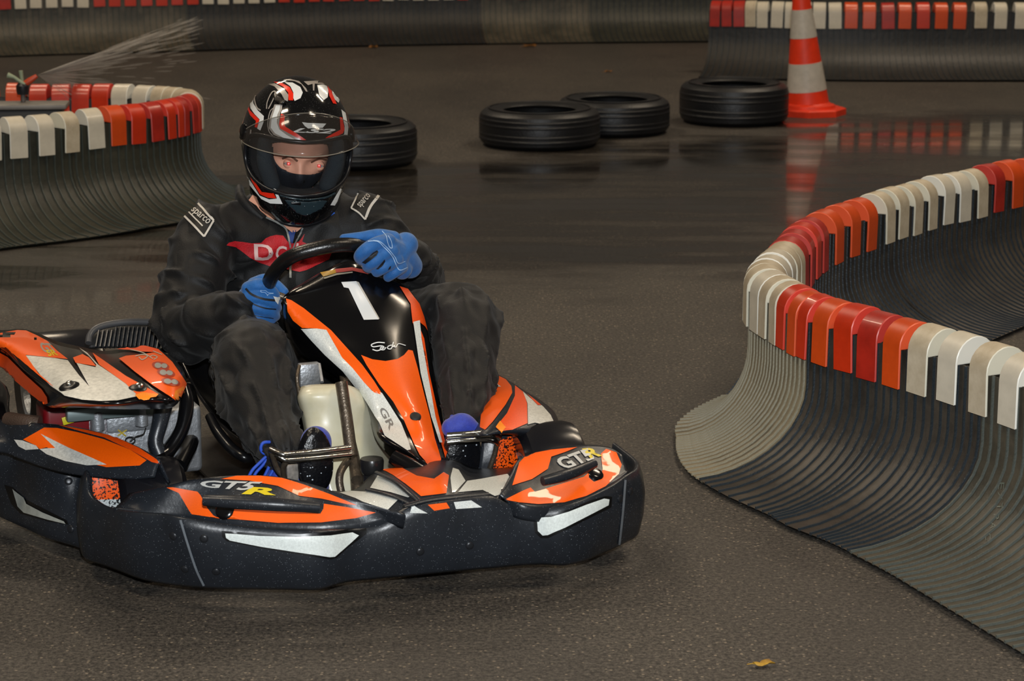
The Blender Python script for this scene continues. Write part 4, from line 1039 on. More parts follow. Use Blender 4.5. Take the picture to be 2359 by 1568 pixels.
pf2 = surf('pod_front', [[K(1110, 1012, x=-.09), K(1140, 1002, x=-.08), K(1175, 995, x=-.08), K(1215, 985, x=-.09)],
                         [K(1105, 1060, x=-.08), K(1140, 1050, x=-.07), K(1175, 1045, x=-.07), K(1215, 1040, x=-.08)],
                         [K(1100, 1105, x=-.08), K(1140, 1100, x=-.07), K(1175, 1095, x=-.07), K(1215, 1090, x=-.08)]], black_pl, kart, 4, 4, .004, out=(1, 0, 0))
decal('orange_plate', [[(1147, 1016), (1170, 1006), (1202, 1000), (1196, 1030), (1190, 1064), (1180, 1076), (1128, 1088), (1128, 1076)]], [pf2], orange_d, off=.002, label='mud-specked orange plate')
decal('white_sticker', [[(1128, 1088), (1180, 1077), (1172, 1084), (1124, 1093)]], [pf2], bpy.data.materials['mud_specked_white'], off=.002)

bw_ = [o for o in bpy.data.objects if o.name.startswith('strip_panel') and o.parent and o.parent.name == 'track_barrier']
lm_ = M('moulded_letters', '5c6258', .45)
bar0 = bpy.data.objects['track_barrier']
for ch_, (xr_, xl_, y0_, y1_) in zip('EXTRAC', [(2315, 2302, 1111, 1127), (2312, 2300, 1133, 1152), (2311, 2298, 1158, 1176), (2303, 2290, 1184, 1200), (2295, 2283, 1203, 1218), (2284, 2272, 1228, 1244)]):
    decal('moulded_letter', [text2d(ch_, [(xr_, y0_), (xr_ - 2, y1_), (xl_ - 2, y1_), (xl_, y0_)])], bw_, lm_, off=.002, cell=6, parent=bar0)
# ------------------------------------------------------------------ the driver
person = empty('person', tuple(KO), KA - PI / 2, label='driver in black overalls, striped helmet and blue gloves, gripping the kart wheel', cat='person')
def blob(name, chains, mat, vox=.006, smooth=3, parent=None):
    """one continuous surface grown from tapering limbs"""
    L_ = []
    for ch in chains:
        P = [Vector(c[0]) for c in ch]; R_ = [c[1] for c in ch]
        sq = ch[0][2] if len(ch[0]) > 2 else None
        # rounded ends
        pts, rad = [], []
        d0 = (P[1] - P[0]).normalized(); d1 = (P[-1] - P[-2]).normalized()
        for k in range(5):
            a = PI / 2 * (1 - k / 5); pts.append(P[0] - d0 * R_[0] * math.sin(a)); rad.append(max(.0005, R_[0] * math.cos(a)))
        m = cr(np.array([tuple(p) for p in P]), 6) if len(P) > 2 else np.array([tuple(P[0].lerp(P[1], t / 6)) for t in range(7)])
        rr = cr(np.array(R_)[:, None], 6)[:, 0] if len(P) > 2 else np.linspace(R_[0], R_[1], 7)
        pts += [Vector(p) for p in m]; rad += list(rr)
        for k in range(1, 6):
            a = PI / 2 * k / 5; pts.append(P[-1] + d1 * R_[-1] * math.sin(a)); rad.append(max(.0005, R_[-1] * math.cos(a)))
        if sq:                              # flattened section: (side axis, factor) widens across that axis
            ax, fac = Vector(sq[0]).normalized(), sq[1]
            V, Fc = tube_vf(pts, rad, 20)
            k = 20; V2 = []
            for i, v in enumerate(V):
                c = pts[i // k]; v = Vector(v); off = v - c; V2.append(v + ax * off.dot(ax) * (fac - 1))
            V = V2
        else: V, Fc = tube_vf(pts, rad, 20)
        L_.append((V, Fc))
    o = mesh(name, *join_vf(L_), mat, parent or person)
    mod(o, 'REMESH', mode='VOXEL', voxel_size=vox)
    mod(o, 'SMOOTH', factor=.6, iterations=smooth)
    bake(o); o.data.materials.clear(); o.data.materials.append(mat)
    o.data.polygons.foreach_set('use_smooth', [True] * len(o.data.polygons))
    return o
suit_m = M('overall_cloth', '0f0f10', .6, spec=.35, bump=.2, bscale=380, var=.15, vscale=5, sheen=.06)
_t = suit_m.node_tree; _n = _t.nodes.new('ShaderNodeTexNoise'); _n.inputs['Scale'].default_value = 7; _n.inputs['Detail'].default_value = 1; _n.inputs['Distortion'].default_value = .6
_c = [n for n in _t.nodes if n.type == 'TEX_COORD'][0]; _mp = _t.nodes.new('ShaderNodeMapping'); _mp.inputs['Scale'].default_value = (1.5, 1.5, .7)
_t.links.new(_c.outputs['Object'], _mp.inputs['Vector']); _t.links.new(_mp.outputs[0], _n.inputs['Vector'])
_a = _t.nodes.new('ShaderNodeMath'); _a.operation = 'SUBTRACT'; _a.inputs[1].default_value = .5; _t.links.new(_n.outputs['Fac'], _a.inputs[0])
_b = _t.nodes.new('ShaderNodeMath'); _b.operation = 'ABSOLUTE'; _t.links.new(_a.outputs[0], _b.inputs[0])
_q = _t.nodes.new('ShaderNodeMath'); _q.operation = 'POWER'; _q.inputs[1].default_value = .9; _t.links.new(_b.outputs[0], _q.inputs[0])
_p = _t.nodes.new('ShaderNodeBump'); _p.inputs['Distance'].default_value = .02; _p.inputs['Strength'].default_value = .5; _t.links.new(_q.outputs[0], _p.inputs['Height'])
_o = [n for n in _t.nodes if n.type == 'BUMP' and n != _p][0]; _t.links.new(_p.outputs[0], _o.inputs['Normal'])
SRj, ERj, WRj = K(482, 545, x=-.93), K(428, 752, x=-.80), K(552, 712, x=-.61)
SLj, ELj, WLj = K(845, 520, x=-.93), K(962, 655, x=-.82), K(948, 592, x=-.66)
HRj, KRj, ARj = K(590, 860, x=-.86), K(580, 826, x=-.47), K(650, 1038, x=-.15)
HLj, KLj, ALj = K(800, 820, x=-.86), K(1062, 733, x=-.47), K(1072, 968, x=-.16)
side = Vector((0, 1, 0))
suit = blob('overalls', [
    [(K(655, 860, x=-.88), .125, (side, 1.35)), (K(640, 750, x=-.95), .118), (K(650, 630, x=-.97), .125), (K(662, 548, x=-.97), .105), (K(672, 505, x=-.97), .062)],
    [(SRj, .082), (K(640, 560, x=-.95), .09)], [(SLj, .082), (K(700, 555, x=-.95), .09)],
    [(K(560, 512, x=-.96), .055), (K(610, 480, x=-.97), .05)], [(K(780, 490, x=-.96), .055), (K(730, 470, x=-.97), .05)],
    [(SRj, .083), (SRj.lerp(ERj, .45) + Vector((0, -.006, 0)), .080), (ERj, .076), (ERj.lerp(WRj, .5) + Vector((0, 0, -.01)), .068), (WRj, .046)],
    [(SLj, .078), (SLj.lerp(ELj, .5), .074), (ELj, .068), (ELj.lerp(WLj, .6), .056), (WLj, .045)],
    [(HRj, .11), (HRj.lerp(KRj, .5), .10), (KRj, .090), (K(596, 915, x=-.36), .088), (K(622, 990, x=-.25), .066), (ARj, .050)],
    [(HLj, .11), (HLj.lerp(KLj, .5), .098), (KLj, .084), (K(1070, 830, x=-.34), .074), (K(1072, 915, x=-.23), .058), (ALj, .044)],
], suit_m, .0065, 4)
# cloth folds: rings that slant round the sleeves, long drapes down the shins
def folds(o, bones, amp):
    me = o.data; n = len(me.vertices)
    co = np.zeros(n * 3); me.vertices.foreach_get('co', co); co = co.reshape(-1, 3)
    no = np.zeros(n * 3); me.vertices.foreach_get('normal', no); no = no.reshape(-1, 3)
    best = np.full(n, 9.); disp = np.zeros(n)
    nzv = np.array([noise.noise(Vector(p) * 6) for p in co]); nz2 = np.array([noise.noise(Vector(p) * 22 + Vector((5, 1, 2))) for p in co])
    for (a, b_, kind, A, fr) in bones:
        a, b_ = np.array(a), np.array(b_); d = b_ - a; l = np.linalg.norm(d); d = d / l
        t = (co - a) @ d; q = co - a - np.outer(np.clip(t, 0, l), d); dist = np.linalg.norm(q, axis=1)
        u = np.array([0, 0, 1.]) - d * d[2]; u /= np.linalg.norm(u); w = np.cross(d, u)
        ang = np.arctan2(q @ w, q @ u)
        if kind == 'ring': ph = t * fr + 1.3 * np.sin(ang + t * 9) + nzv * 3.2
        elif kind == 'drape': ph = ang * fr + t * 3 + nzv * 1.2
        else: ph = (t * fr * .6 + ang * 2.2) + nzv * 3.0
        s = 1 - np.abs(np.sin(ph)) ; val = (s ** 1.6 - .35) * A * 1.7 * np.clip(.55 + nz2 * 1.6, 0, 1.5)
        m = dist < best; best[m] = dist[m]; disp[m] = val[m]
    co += no * (disp + nz2 * .0008)[:, None]
    me.vertices.foreach_set('co', co.ravel()); me.update()
    o.modifiers.clear(); mod(o, 'SMOOTH', factor=.5, iterations=1); bake(o)
    o.data.polygons.foreach_set('use_smooth', [True] * len(o.data.polygons))
folds(suit, [(SRj, ERj, 'ring', .011, 34), (ERj, WRj, 'ring', .012, 42), (SLj, ELj, 'ring', .011, 36), (ELj, WLj, 'ring', .010, 50),
             (HRj, KRj, 'diag', .005, 22), (KRj, ARj, 'drape', .010, 4.6), (HLj, KLj, 'diag', .005, 22), (KLj, ALj, 'drape', .009, 4.6),
             (K(655, 860, x=-.88), K(665, 540, x=-.97), 'diag', .012, 22), (SRj, K(650, 560, x=-.95), 'diag', .008, 30), (SLj, K(690, 560, x=-.95), 'diag', .008, 30)], 1)
suit['label'] = 'black one-piece racing overalls'
# ---- prints and patches on the overalls
thread = M('white_piping', 'cfc8bc', .55); emb = M('red_emblem', 'b3101c', .6, var=.15, vscale=40, bump=.3, bscale=300); emb_l = M('emblem_letters', 'd8b8b4', .6)
skin = M('skin', 'dea288', .5, spec=.35, var=.08, vscale=40)
T_ = [suit]
decal('shoulder_patch', [[(407, 486), (428, 478), (458, 469), (493, 508), (471, 546), (440, 516)]], T_, M('patch_black', '161412', .6), off=.002, cell=6, parent=person)
decal('patch_piping', [stroke([(406, 487), (415, 489), (440, 512), (470, 545)], 4.5), stroke([(470, 545), (493, 508)], 4.5), stroke([(493, 508), (475, 489), (457, 469)], 4.5), stroke([(427, 480), (447, 500), (467, 521)], 3)], T_, thread, off=.0035, cell=5, parent=person)
decal('patch_lettering', [text2d('sparco', [(449, 478), (488, 507), (474, 521), (437, 489)], bold=.01)], T_, thread, off=.0038, cell=5, parent=person)
decal('shoulder_patch', [[(824, 447), (870, 452), (841, 507), (809, 481)]], T_, bpy.data.materials['patch_black'], off=.002, cell=6, parent=person)
decal('patch_piping', [stroke([(826, 446), (818, 462), (809, 480)], 3.5), stroke([(809, 480), (826, 490), (841, 506)], 3.5), stroke([(841, 506), (852, 478), (872, 451)], 6)], T_, thread, off=.0035, cell=5, parent=person)
decal('patch_lettering', [text2d('sparco', [(822, 472), (846, 446), (858, 456), (834, 482)], bold=.01)], T_, thread, off=.0038, cell=5, parent=person)
decal('chest_emblem', [[(521, 565), (527, 558), (540, 555), (560, 557), (580, 560), (601, 559), (611, 549), (622, 544), (636, 541), (652, 543), (662, 556), (676, 560), (688, 556), (702, 538), (696, 556), (715, 565), (770, 566), (758, 596), (738, 606), (706, 622), (690, 626), (658, 620), (634, 616), (621, 613), (598, 604), (575, 593), (552, 575), (540, 568)]], T_, emb, off=.003, cell=6, parent=person)
decal('emblem_letter', [text2d('D', [(584, 561), (628, 563), (629, 600), (586, 597)], bold=.02)], T_, emb_l, off=.0045, cell=5, parent=person)
decal('emblem_letter', [text2d('C', [(634, 566), (660, 566), (660, 598), (634, 598)], bold=.02)], T_, emb_l, off=.0045, cell=5, parent=person)
decal('emblem_letter', [stroke([(685, 560), (679, 588)], 5)], T_, emb_l, off=.0045, cell=5, parent=person)
decal('undershirt', [[(664, 534), (682, 530), (676, 548), (672, 562), (666, 548)]], T_, M('blue_shirt', '27407e', .7), off=.004, cell=5, parent=person)
decal('collar_skin', [[(572, 462), (590, 474), (600, 488), (620, 504), (642, 516), (662, 528), (672, 536), (684, 534), (698, 522), (720, 500), (720, 470), (640, 440), (590, 440)]], T_, skin, off=.004, cell=6, parent=person)
decal('zip', [stroke([(612, 502), (638, 514), (656, 526), (664, 546), (668, 570)], 4), stroke([(698, 526), (690, 540), (680, 556), (672, 578)], 3.5), stroke([(669, 578), (668, 640)], 5)], T_, M('zip_grey', '8e9290', .4, metal=.3), off=.0058, cell=5, parent=person)
decal('blue_tab', [[(753, 490), (765, 484), (772, 492), (756, 502)]], T_, M('tab_blue', '1f55b8', .6), off=.004, cell=5, parent=person)
# stand collar round the neck
tube('collar', [K(552, 440, x=-.99), K(556, 462, x=-.94), K(576, 486, x=-.91), K(604, 506, x=-.89)], [.012, .014, .012, .007], suit_m, person, seg=10, n=4, flat=1.6)
tube('collar', [K(790, 462, x=-.98), K(762, 480, x=-.93), K(735, 500, x=-.90), K(704, 522, x=-.885)], [.012, .015, .012, .008], suit_m, person, seg=10, n=4, flat=1.6)

# ---- helmet and head frame
wdir = lambda v: (KMI.to_3x3() @ Vector(v)).normalized()
bz, el = math.radians(9.5), math.radians(20)
Fh = Vector((math.sin(bz) * math.cos(el), -math.cos(bz) * math.cos(el), -math.sin(el)))
Rh = Vector((math.cos(bz), math.sin(bz), 0)); Uh = Fh.cross(Rh)
ro_ = math.radians(3); Rh, Uh = Rh * math.cos(ro_) - Uh * math.sin(ro_), Uh * math.cos(ro_) + Rh * math.sin(ro_)
Fh, Rh, Uh = wdir(Fh), wdir(Rh), wdir(Uh)
HC = K(683, 322, x=-.965)
def HP(l, f, u): return HC + Rh * l + Fh * f + Uh * u
def rad(th, ph, s=1.0, grow=0.0):
    ct, st, cph, sph = math.cos(th), math.sin(th), math.cos(ph), math.sin(ph)
    a = .156 if ct > 0 else .150
    r = 1 / math.sqrt((cph * ct / a) ** 2 + (cph * st / .1300) ** 2 + (sph / .150) ** 2)
    d = math.degrees(ph)
    g_ = float(np.interp(d, [-50, -41, -33, -25, -16, -8, 0], [.42, .40, .33, .22, .12, .04, 0]))
    h_ = max(0, ct) ** 1.25
    sd = float(np.interp(d, [-50, -40, -20, 0], [-.08, -.07, -.02, 0])) * (1 - h_)
    return r * s * 1.04 * (1 + g_ * h_ + sd) + grow
def hpt(th, ph, s=1.0, grow=0.0):
    r = rad(th, ph, s, grow); return HP(r * math.cos(ph) * math.sin(th), r * math.cos(ph) * math.cos(th), r * math.sin(ph))
def phi_at(th, u, s=1.0):
    lo_, hi_ = -1.2, 1.5
    for _ in range(40):
        m = (lo_ + hi_) / 2
        if rad(th, m, s) * math.sin(m) < u: lo_ = m
        else: hi_ = m
    return (lo_ + hi_) / 2
def shell(name, s, mat, th_, ring, parent, bottom=-41):
    rows = []; nt_ = 96
    for i in range(49):
        t = i / 48; row = []
        for k in range(nt_):
            th = 2 * PI * k / nt_
            pm = math.radians(bottom if math.cos(th) > 0 else bottom + 6 * -math.cos(th))
            ph = PI / 2 * .995 + (pm - PI / 2 * .995) * t
            row.append(hpt(th, ph, s))
        rows.append(row)
    V, Fc = loft_vf(rows, True); Fc.append(tuple(range(nt_)))
    o = mesh(name, V, Fc, mat, parent)
    mod(o, 'SOLIDIFY', thickness=th_, offset=-1); bake(o)
    V = []; m = len(ring)
    for rr in (.035, .30):
        for th, u in ring: V.append(HP(rr * math.sin(th), rr * math.cos(th), u))
    Fc = [(i, (i + 1) % m, (i + 1) % m + m, i + m) for i in range(m)] + [tuple(range(m))[::-1], tuple(range(m, 2 * m))]
    cut = mesh('cut', V, Fc, None, None); cut.parent = parent
    mod(o, 'BOOLEAN', operation='DIFFERENCE', object=cut, solver='EXACT'); bake(o)
    bpy.data.objects.remove(cut)
    return sharp(o, 38)
def sup(hth, hu, uc, n=56, e=2.7):
    out = []
    for k in range(n):
        a = 2 * PI * k / n; c_, s_ = math.cos(a), math.sin(a)
        out.append((math.radians(hth) * math.copysign(abs(c_) ** (2 / e), c_), uc + hu * math.copysign(abs(s_) ** (2 / e), s_)))
    return out
helmet = empty('helmet'); helmet.parent = person; helmet['label'] = 'black full-face helmet with white, grey and red stripes, visor raised'
hsh = shell('shell', 1.0, M('helmet_gloss_black', '0b0b0d', .10, spec=.6, coat=.6, specks=.05, spsc=900, sscol=(.35, .35, .35, 1)), .008, sup(66, .064, .006), helmet)
liner = shell('liner', .93, M('liner_black', '15171b', .75, bump=.6, bscale=500), .03, sup(42, .062, .000), helmet, -38)
for s_ in (-1, 1):
    blob('cheek_pad', [[(HP(s_ * .088, .100, .045), .016), (HP(s_ * .084, .118, .0), .021), (HP(s_ * .066, .130, -.052), .020)]], M('cheek_pad_cloth', '1e262c', .8, bump=.8, bscale=700) if s_ < 0 else bpy.data.materials['cheek_pad_cloth'], .004, 2, helmet)
rim_pts = [hpt(th, phi_at(th, u), 1.0, .0015) for th, u in sup(66, .064, .006, 64)]
tube('eye_port_trim', rim_pts, .0052, M('trim_rubber', '16171a', .3), helmet, seg=8, closed=True)
tube('bottom_trim', [hpt(2 * PI * k / 48, math.radians(-41 if math.cos(2 * PI * k / 48) > 0 else -41 + 6 * -math.cos(2 * PI * k / 48)), .985) for k in range(48)], .006, bpy.data.materials['trim_rubber'], helmet, seg=8, closed=True)
# visor, swung up over the brow
vm = bpy.data.materials.new('smoked_visor'); vm.use_nodes = True
q_ = vm.node_tree; b_ = q_.nodes['Principled BSDF']; b_.inputs['Base Color'].default_value = (.05, .042, .035, 1); b_.inputs['Roughness'].default_value = .12
b_.inputs['Alpha'].default_value = .20; b_.inputs['Coat Weight'].default_value = .5
rows = []
for i in range(13):
    t = i / 12; row = []
    for k in range(41):
        th = math.radians(-72 + 152 * k / 40); w_ = abs(k - 20) / 20
        ut = .122 - .075 * w_ ** 2.2; ub = .044 - .030 * w_ ** 2
        u = ub + (ut - ub) * t
        row.append(hpt(th, phi_at(th, u), 1.0, (.026 if k > 20 else .026 - .014 * w_) * (1 - t) * (1 - w_ ** 3 * .8) + .006 - (.003 * w_ if k < 20 else 0)))
    rows.append(row)
V, Fc = loft_vf(rows); visor = mesh('visor', V, Fc, vm, helmet, fix=False); mod(visor, 'SOLIDIFY', thickness=.0018, offset=0); bake(visor)
tube('visor_edge', rows[0], .0013, M('visor_edge', '8a8478', .2), helmet, seg=6)
tube('visor_edge', rows[-1], .0010, bpy.data.materials['visor_edge'], helmet, seg=6)
for s_ in (-1, 1):
    c_ = hpt(s_ * math.radians(82), math.radians(12), 1.0, .001)
    R_ = (c_ - HC).normalized().to_track_quat('Z', 'Y').to_matrix().to_4x4()
    V, Fc = lathe_vf([(.020, -.006), (.020, .002), (.017, .004), (.008, .005), (.0001, .005)], 24); Mx = Matrix.Translation(c_) @ R_
    sharp(mesh('visor_pivot', [Mx @ Vector(v) for v in V], Fc, black_gl, helmet), 35)
# brow vent and chin vent, proud of the shell
def H_(pts): return [(480 + x / 3.92, 140 + y / 3.92) for x, y in pts]
def hd(name, polys, mat, off=.0014, cell=6, th=0):
    o = decal(name, [H_(p) if isinstance(p, list) else (H_(p[0]), p[1]) for p in polys], [hsh], mat, off=off, cell=cell, parent=helmet)
    if th: mod(o, 'SOLIDIFY', thickness=th, offset=0); bake(o)
    return o
gw = M('helmet_white', 'e8eae8', .2, coat=.6, var=.06); gg = M('helmet_grey', 'a29a92', .25, coat=.5, var=.12, vscale=30); rr_ = M('helmet_red', 'ef2b12', .2, coat=.6)
hd('grey_stripe', [[(548, 610), (555, 520), (598, 395), (670, 395), (664, 445), (650, 470), (640, 575), (655, 612), (760, 672), (860, 725), (800, 735), (680, 705), (590, 668)]], gg)
hd('white_stripe', [[(566, 605), (572, 530), (612, 405), (650, 405), (645, 445), (624, 490), (620, 560), (642, 620), (705, 668), (790, 716), (760, 722), (680, 695), (604, 655)]], gw, .0022)
hd('red_stripe', [[(658, 480), (692, 492), (684, 570), (700, 598), (800, 658), (908, 732), (860, 727), (760, 672), (650, 612), (640, 575)]], rr_, .0026)
hd('white_stripe', [[(1095, 735), (1180, 700), (1225, 660), (1228, 590), (1198, 440), (1236, 470), (1262, 600), (1252, 690), (1180, 732)]], gw)
hd('red_stripe', [[(1000, 735), (1080, 680), (1190, 622), (1183, 510), (1206, 515), (1227, 618), (1212, 655), (1030, 738)]], rr_, .0022)
hd('white_stripe', [[(540, 212), (600, 205), (680, 250), (724, 310), (718, 368), (690, 355), (660, 300), (600, 235)]], gg)
hd('red_stripe', [[(590, 192), (650, 195), (735, 240), (768, 300), (766, 360), (725, 358), (722, 290), (680, 240)]], rr_, .0022)
hd('white_stripe', [[(690, 197), (760, 200), (830, 240), (852, 290), (832, 340), (780, 365), (768, 340), (768, 290), (742, 235)]], gw, .0024)
hd('grey_stripe', [[(676, 172), (740, 166), (820, 186), (882, 250), (896, 282), (880, 278), (840, 215), (780, 187)], [(860, 188), (1000, 180), (1062, 198), (1050, 216), (960, 208), (955, 270), (945, 270), (940, 210), (900, 222)]], gg)
hd('white_stripe', [[(982, 220), (1060, 215), (1082, 262), (1076, 330), (1040, 356), (1000, 312)]], gw)
hd('red_stripe', [[(1072, 230), (1112, 236), (1112, 290), (1156, 392), (1124, 386), (1090, 320)]], rr_, .0022)
hd('white_stripe', [[(1114, 250), (1152, 270), (1194, 340), (1172, 380), (1140, 350), (1118, 300)]], gw)
hd('red_stripe', [[(360, 395), (380, 450), (420, 490), (462, 530), (442, 605), (420, 598), (432, 545), (380, 492), (358, 440)]], rr_)
hd('white_stripe', [[(378, 372), (402, 335), (412, 390), (450, 450), (504, 500), (500, 560), (472, 630), (444, 612), (466, 530), (420, 482), (385, 430)]], gw, .0022)
hd('grey_stripe', [stroke([(440, 290), (420, 340), (440, 420), (475, 450)], 12), stroke([(528, 435), (536, 370), (575, 290), (606, 282), (590, 345), (545, 435)], 9), stroke([(600, 420), (560, 460), (540, 560), (552, 640), (600, 690)], 7)], gg, .0024)
hd('red_stripe', [[(345, 950), (375, 1000), (430, 1100), (485, 1182), (584, 1196), (520, 1105), (548, 1112), (615, 1240), (540, 1235), (468, 1203), (398, 1090)]], rr_, .0022)
hd('white_stripe', [[(328, 1000), (345, 1030), (400, 1110), (465, 1215), (550, 1250), (620, 1242), (580, 1135), (600, 1140), (672, 1292), (560, 1287), (480, 1247), (400, 1152), (345, 1085)]], gw)
hd('white_stripe', [[(1188, 1150), (1202, 1160), (1162, 1270), (1140, 1305), (1100, 1302), (1130, 1250)]], gw)
hd('logo', [[(845, 555), (900, 562), (1062, 568), (1030, 605), (900, 612), (870, 590)]], gw, .0024)
hd('logo_lettering', [([( (x - 480) * 3.92, (y - 140) * 3.92) for x, y in text2d('LS2', [(674, 295), (773, 297), (770, 308), (671, 305)], shear=.4, bold=.03)[0]], text2d('LS2', [(674, 295), (773, 297), (770, 308), (671, 305)], shear=.4, bold=.03)[1])], gw, .0024)
vent_m = M('vent_dark', '26343a', .25, specks=.06, spsc=300, sscol=(.4, .42, .42, 1))
hd('chin_vent', [[(690, 1250), (780, 1262), (900, 1270), (1030, 1255), (1070, 1262), (1020, 1330), (880, 1398), (800, 1370), (745, 1320)]], vent_m, .003, th=.004)
hd('chin_vent_slot', [[(748, 1268), (834, 1274), (832, 1296), (750, 1288)]], recess, .0065, th=.002)
hd('chin_ridge', [stroke([(650, 1210), (760, 1238), (900, 1250), (1060, 1228), (1140, 1190)], 14)], vent_m, .004, th=.004)
hd('brow_vent', [[(592, 330), (620, 320), (680, 350), (700, 385), (660, 400), (610, 372)]], M('vent_brown', '1e1a18', .3), .006, th=.006)
hd('side_lettering', [stroke([(388, 622), (376, 730)], 12)], gg, .0022)

# ---- head inside the helmet
def head_pt(th, ph):
    ct, st, cph, sph = math.cos(th), math.sin(th), math.cos(ph), math.sin(ph)
    r = 1 / math.sqrt((cph * ct / .112) ** 2 + (cph * st / .082) ** 2 + (sph / .128) ** 2)
    l, f, u = r * cph * st, r * cph * ct, r * sph
    if f > 0:
        gs = lambda a, b, s: math.exp(-((l - a) ** 2) / (2 * s[0] ** 2) - ((u - b) ** 2) / (2 * s[1] ** 2))
        f += .020 * gs(0, -.040, (.009, .016)) + .008 * gs(0, -.012, (.006, .014))                  # nose
        for s_ in (-1, 1):
            f -= .0125 * gs(s_ * .034, -.009, (.014, .009))                                         # sockets
            f += .0060 * gs(s_ * .030, .010, (.018, .0055))                                         # brows
            f += .0030 * gs(s_ * .044, -.036, (.018, .012))                                         # cheeks
        f -= .0035 * gs(0, .006, (.004, .006))
    return HP(l, f + .004, u)
rows = [[head_pt(2 * PI * k / 128, PI / 2 * .99 - PI * .98 * i / 100) for k in range(128)] for i in range(101)]
V, Fc = loft_vf(rows, True, True)
head = mesh('head', V, Fc, skin, person)
bal_m = M('balaclava_cloth', '141820', .75, bump=.2, bscale=300)
head.data.materials.append(bal_m)
for p in head.data.polygons:
    q_ = p.center - HC; l_, u_ = q_.dot(Rh), q_.dot(Uh); px_, py_ = proj(tuple(KM @ p.center))
    if q_.dot(Fh) < 0 or u_ > .06 or abs(px_ - 699) > 72 or py_ > 404 - ((px_ - 701) / 66) ** 2 * 26: p.material_index = 1
def hx(l, u, dz=0):                        # point of the head surface at face coordinates
    T = bvh_of([head]); o_ = KM @ HP(l, .25, u); d = (KM.to_3x3() @ -Fh)
    h, n_, i, ds = T.ray_cast(o_, d); return KMI @ h + Fh * dz
eye_w = M('eye_white', 'a4968e', .45); iris = M('grey_blue_iris', '5a5f66', .3)
for s_, px, py in ((-1, 665, 377), (1, 735, 382)):
    T = bvh_of([head]); d = Vector(ray(px, py)).normalized(); h, n_, i, ds = T.ray_cast(Vector(CAMP), d)
    c = KMI @ (h + d * .0075)
    ev = empty('eye'); ev.parent = person
    V, Fc = lathe_vf([(.0118 * math.sin(a), .0118 * math.cos(a)) for a in np.linspace(.01, PI - .01, 14)], 20)
    eb = mesh('eyeball', [Vector(v) + c for v in V], Fc, eye_w, ev)
    # lids: two shells closing over the ball, leaving an almond gap
    Gz = (KMI.to_3x3() @ -d).normalized(); Ue = (Uh - Gz * Uh.dot(Gz)).normalized(); Re = Ue.cross(Gz).normalized()
    if Re.dot(Rh) < 0: Re = -Re
    RL = .0129
    for up_, open_ in ((1, .0040), (-1, .0038)):
        rows_ = []
        for k in range(15):
            t = -1 + 2 * k / 14; dl = t * .0124
            e0 = open_ * max(0, 1 - t * t) ** .7 * up_ - .0003
            lim = math.sqrt(max(1e-8, RL * RL - dl * dl)) * .985 * up_
            if abs(e0) > abs(lim): e0 = lim * .9
            rows_.append([c + Re * dl + Ue * (e0 + (lim - e0) * q / 5) + Gz * math.sqrt(max(0, RL * RL - dl * dl - (e0 + (lim - e0) * q / 5) ** 2)) for q in range(6)])
        V, Fc = loft_vf(rows_); lo_ = mesh('eyelid', V, Fc, skin, ev, fix=False); mod(lo_, 'SOLIDIFY', thickness=.0012, offset=0); bake(lo_)
    decal('iris', [circ(px, py, 5.6)], [eb], iris, off=.0006, cell=4, parent=ev)
    decal('pupil', [circ(px, py, 4.0)], [eb], M('red_eye_glint', 'ff3418', .3) if 'red_eye_glint' not in bpy.data.materials else bpy.data.materials['red_eye_glint'], off=.0010, cell=4, parent=ev)  # red-eye reflection of the flash, painted as the pupil's colour
brow_m = M('eyebrow', '6a4634', .8)
decal('eyebrow', [stroke([(650, 365), (668, 360), (686, 371)], 4.5)], [head], brow_m, off=.0012, cell=5, parent=person)
decal('eyebrow', [stroke([(716, 374), (734, 366), (752, 368)], 4.5)], [head], brow_m, off=.0012, cell=5, parent=person)
_lo = [tuple(p) for p in cr(np.array([(631, 338), (631, 352), (633, 366), (641, 380), (655, 391), (678, 399), (702, 401.5), (728, 399), (748, 390), (762, 374), (767, 356), (768, 338)], float), 4)]
bal = decal('balaclava', [[(592, 338)] + _lo + [(812, 338), (812, 430), (770, 470), (690, 480), (620, 460), (592, 420)]], [head], bal_m, off=.003, cell=5, parent=person)
mod(bal, 'SOLIDIFY', thickness=.002, offset=1); bake(bal)
tube('neck', [HP(0, -.02, -.09), K(676, 480, x=-.95), K(676, 530, x=-.97)], [.05, .055, .062], skin, person, seg=24, n=4)

# ---- gloves
glove_m = M('blue_glove_fabric', '2664a8', .55, spec=.3, var=.14, vscale=50, bump=.25, bscale=420, sheen=.2)
xr = swv[0].x; 
def FG(pts, x0): return [(K(px, py, x=x0 + dx), r) for px, py, dx, r in pts]
gR = blob('glove', [
    FG([(533, 748, -.055, .031), (552, 712, -.035, .034), (575, 690, -.012, .028)], xr) ,
    FG([(560, 722, -.03, .030), (580, 668, -.02, .024)], xr),
    FG([(572, 664, .004, .0165), (598, 656, .022, .0155), (622, 668, .022, .0145), (636, 684, .006, .0125), (640, 690, -.02, .011)], xr),
    FG([(566, 688, .006, .0165), (594, 684, .026, .0160), (620, 694, .026, .0150), (636, 706, .008, .0130), (638, 712, -.02, .011)], xr),
    FG([(563, 710, .004, .0160), (590, 708, .024, .0155), (616, 716, .024, .0145), (633, 726, .006, .0125), (634, 730, -.02, .011)], xr),
    FG([(562, 732, -.002, .0145), (588, 730, .018, .0140), (610, 735, .018, .0130), (625, 740, .004, .0115)], xr),
    FG([(585, 655, -.04, .017), (612, 644, -.045, .0145), (636, 656, -.035, .0125), (654, 672, -.018, .0115)], xr)], glove_m, .0026, 3)
gR['label'] = 'blue glove gripping the wheel at its side'
xl = max(swv[7].x, swv[8].x)
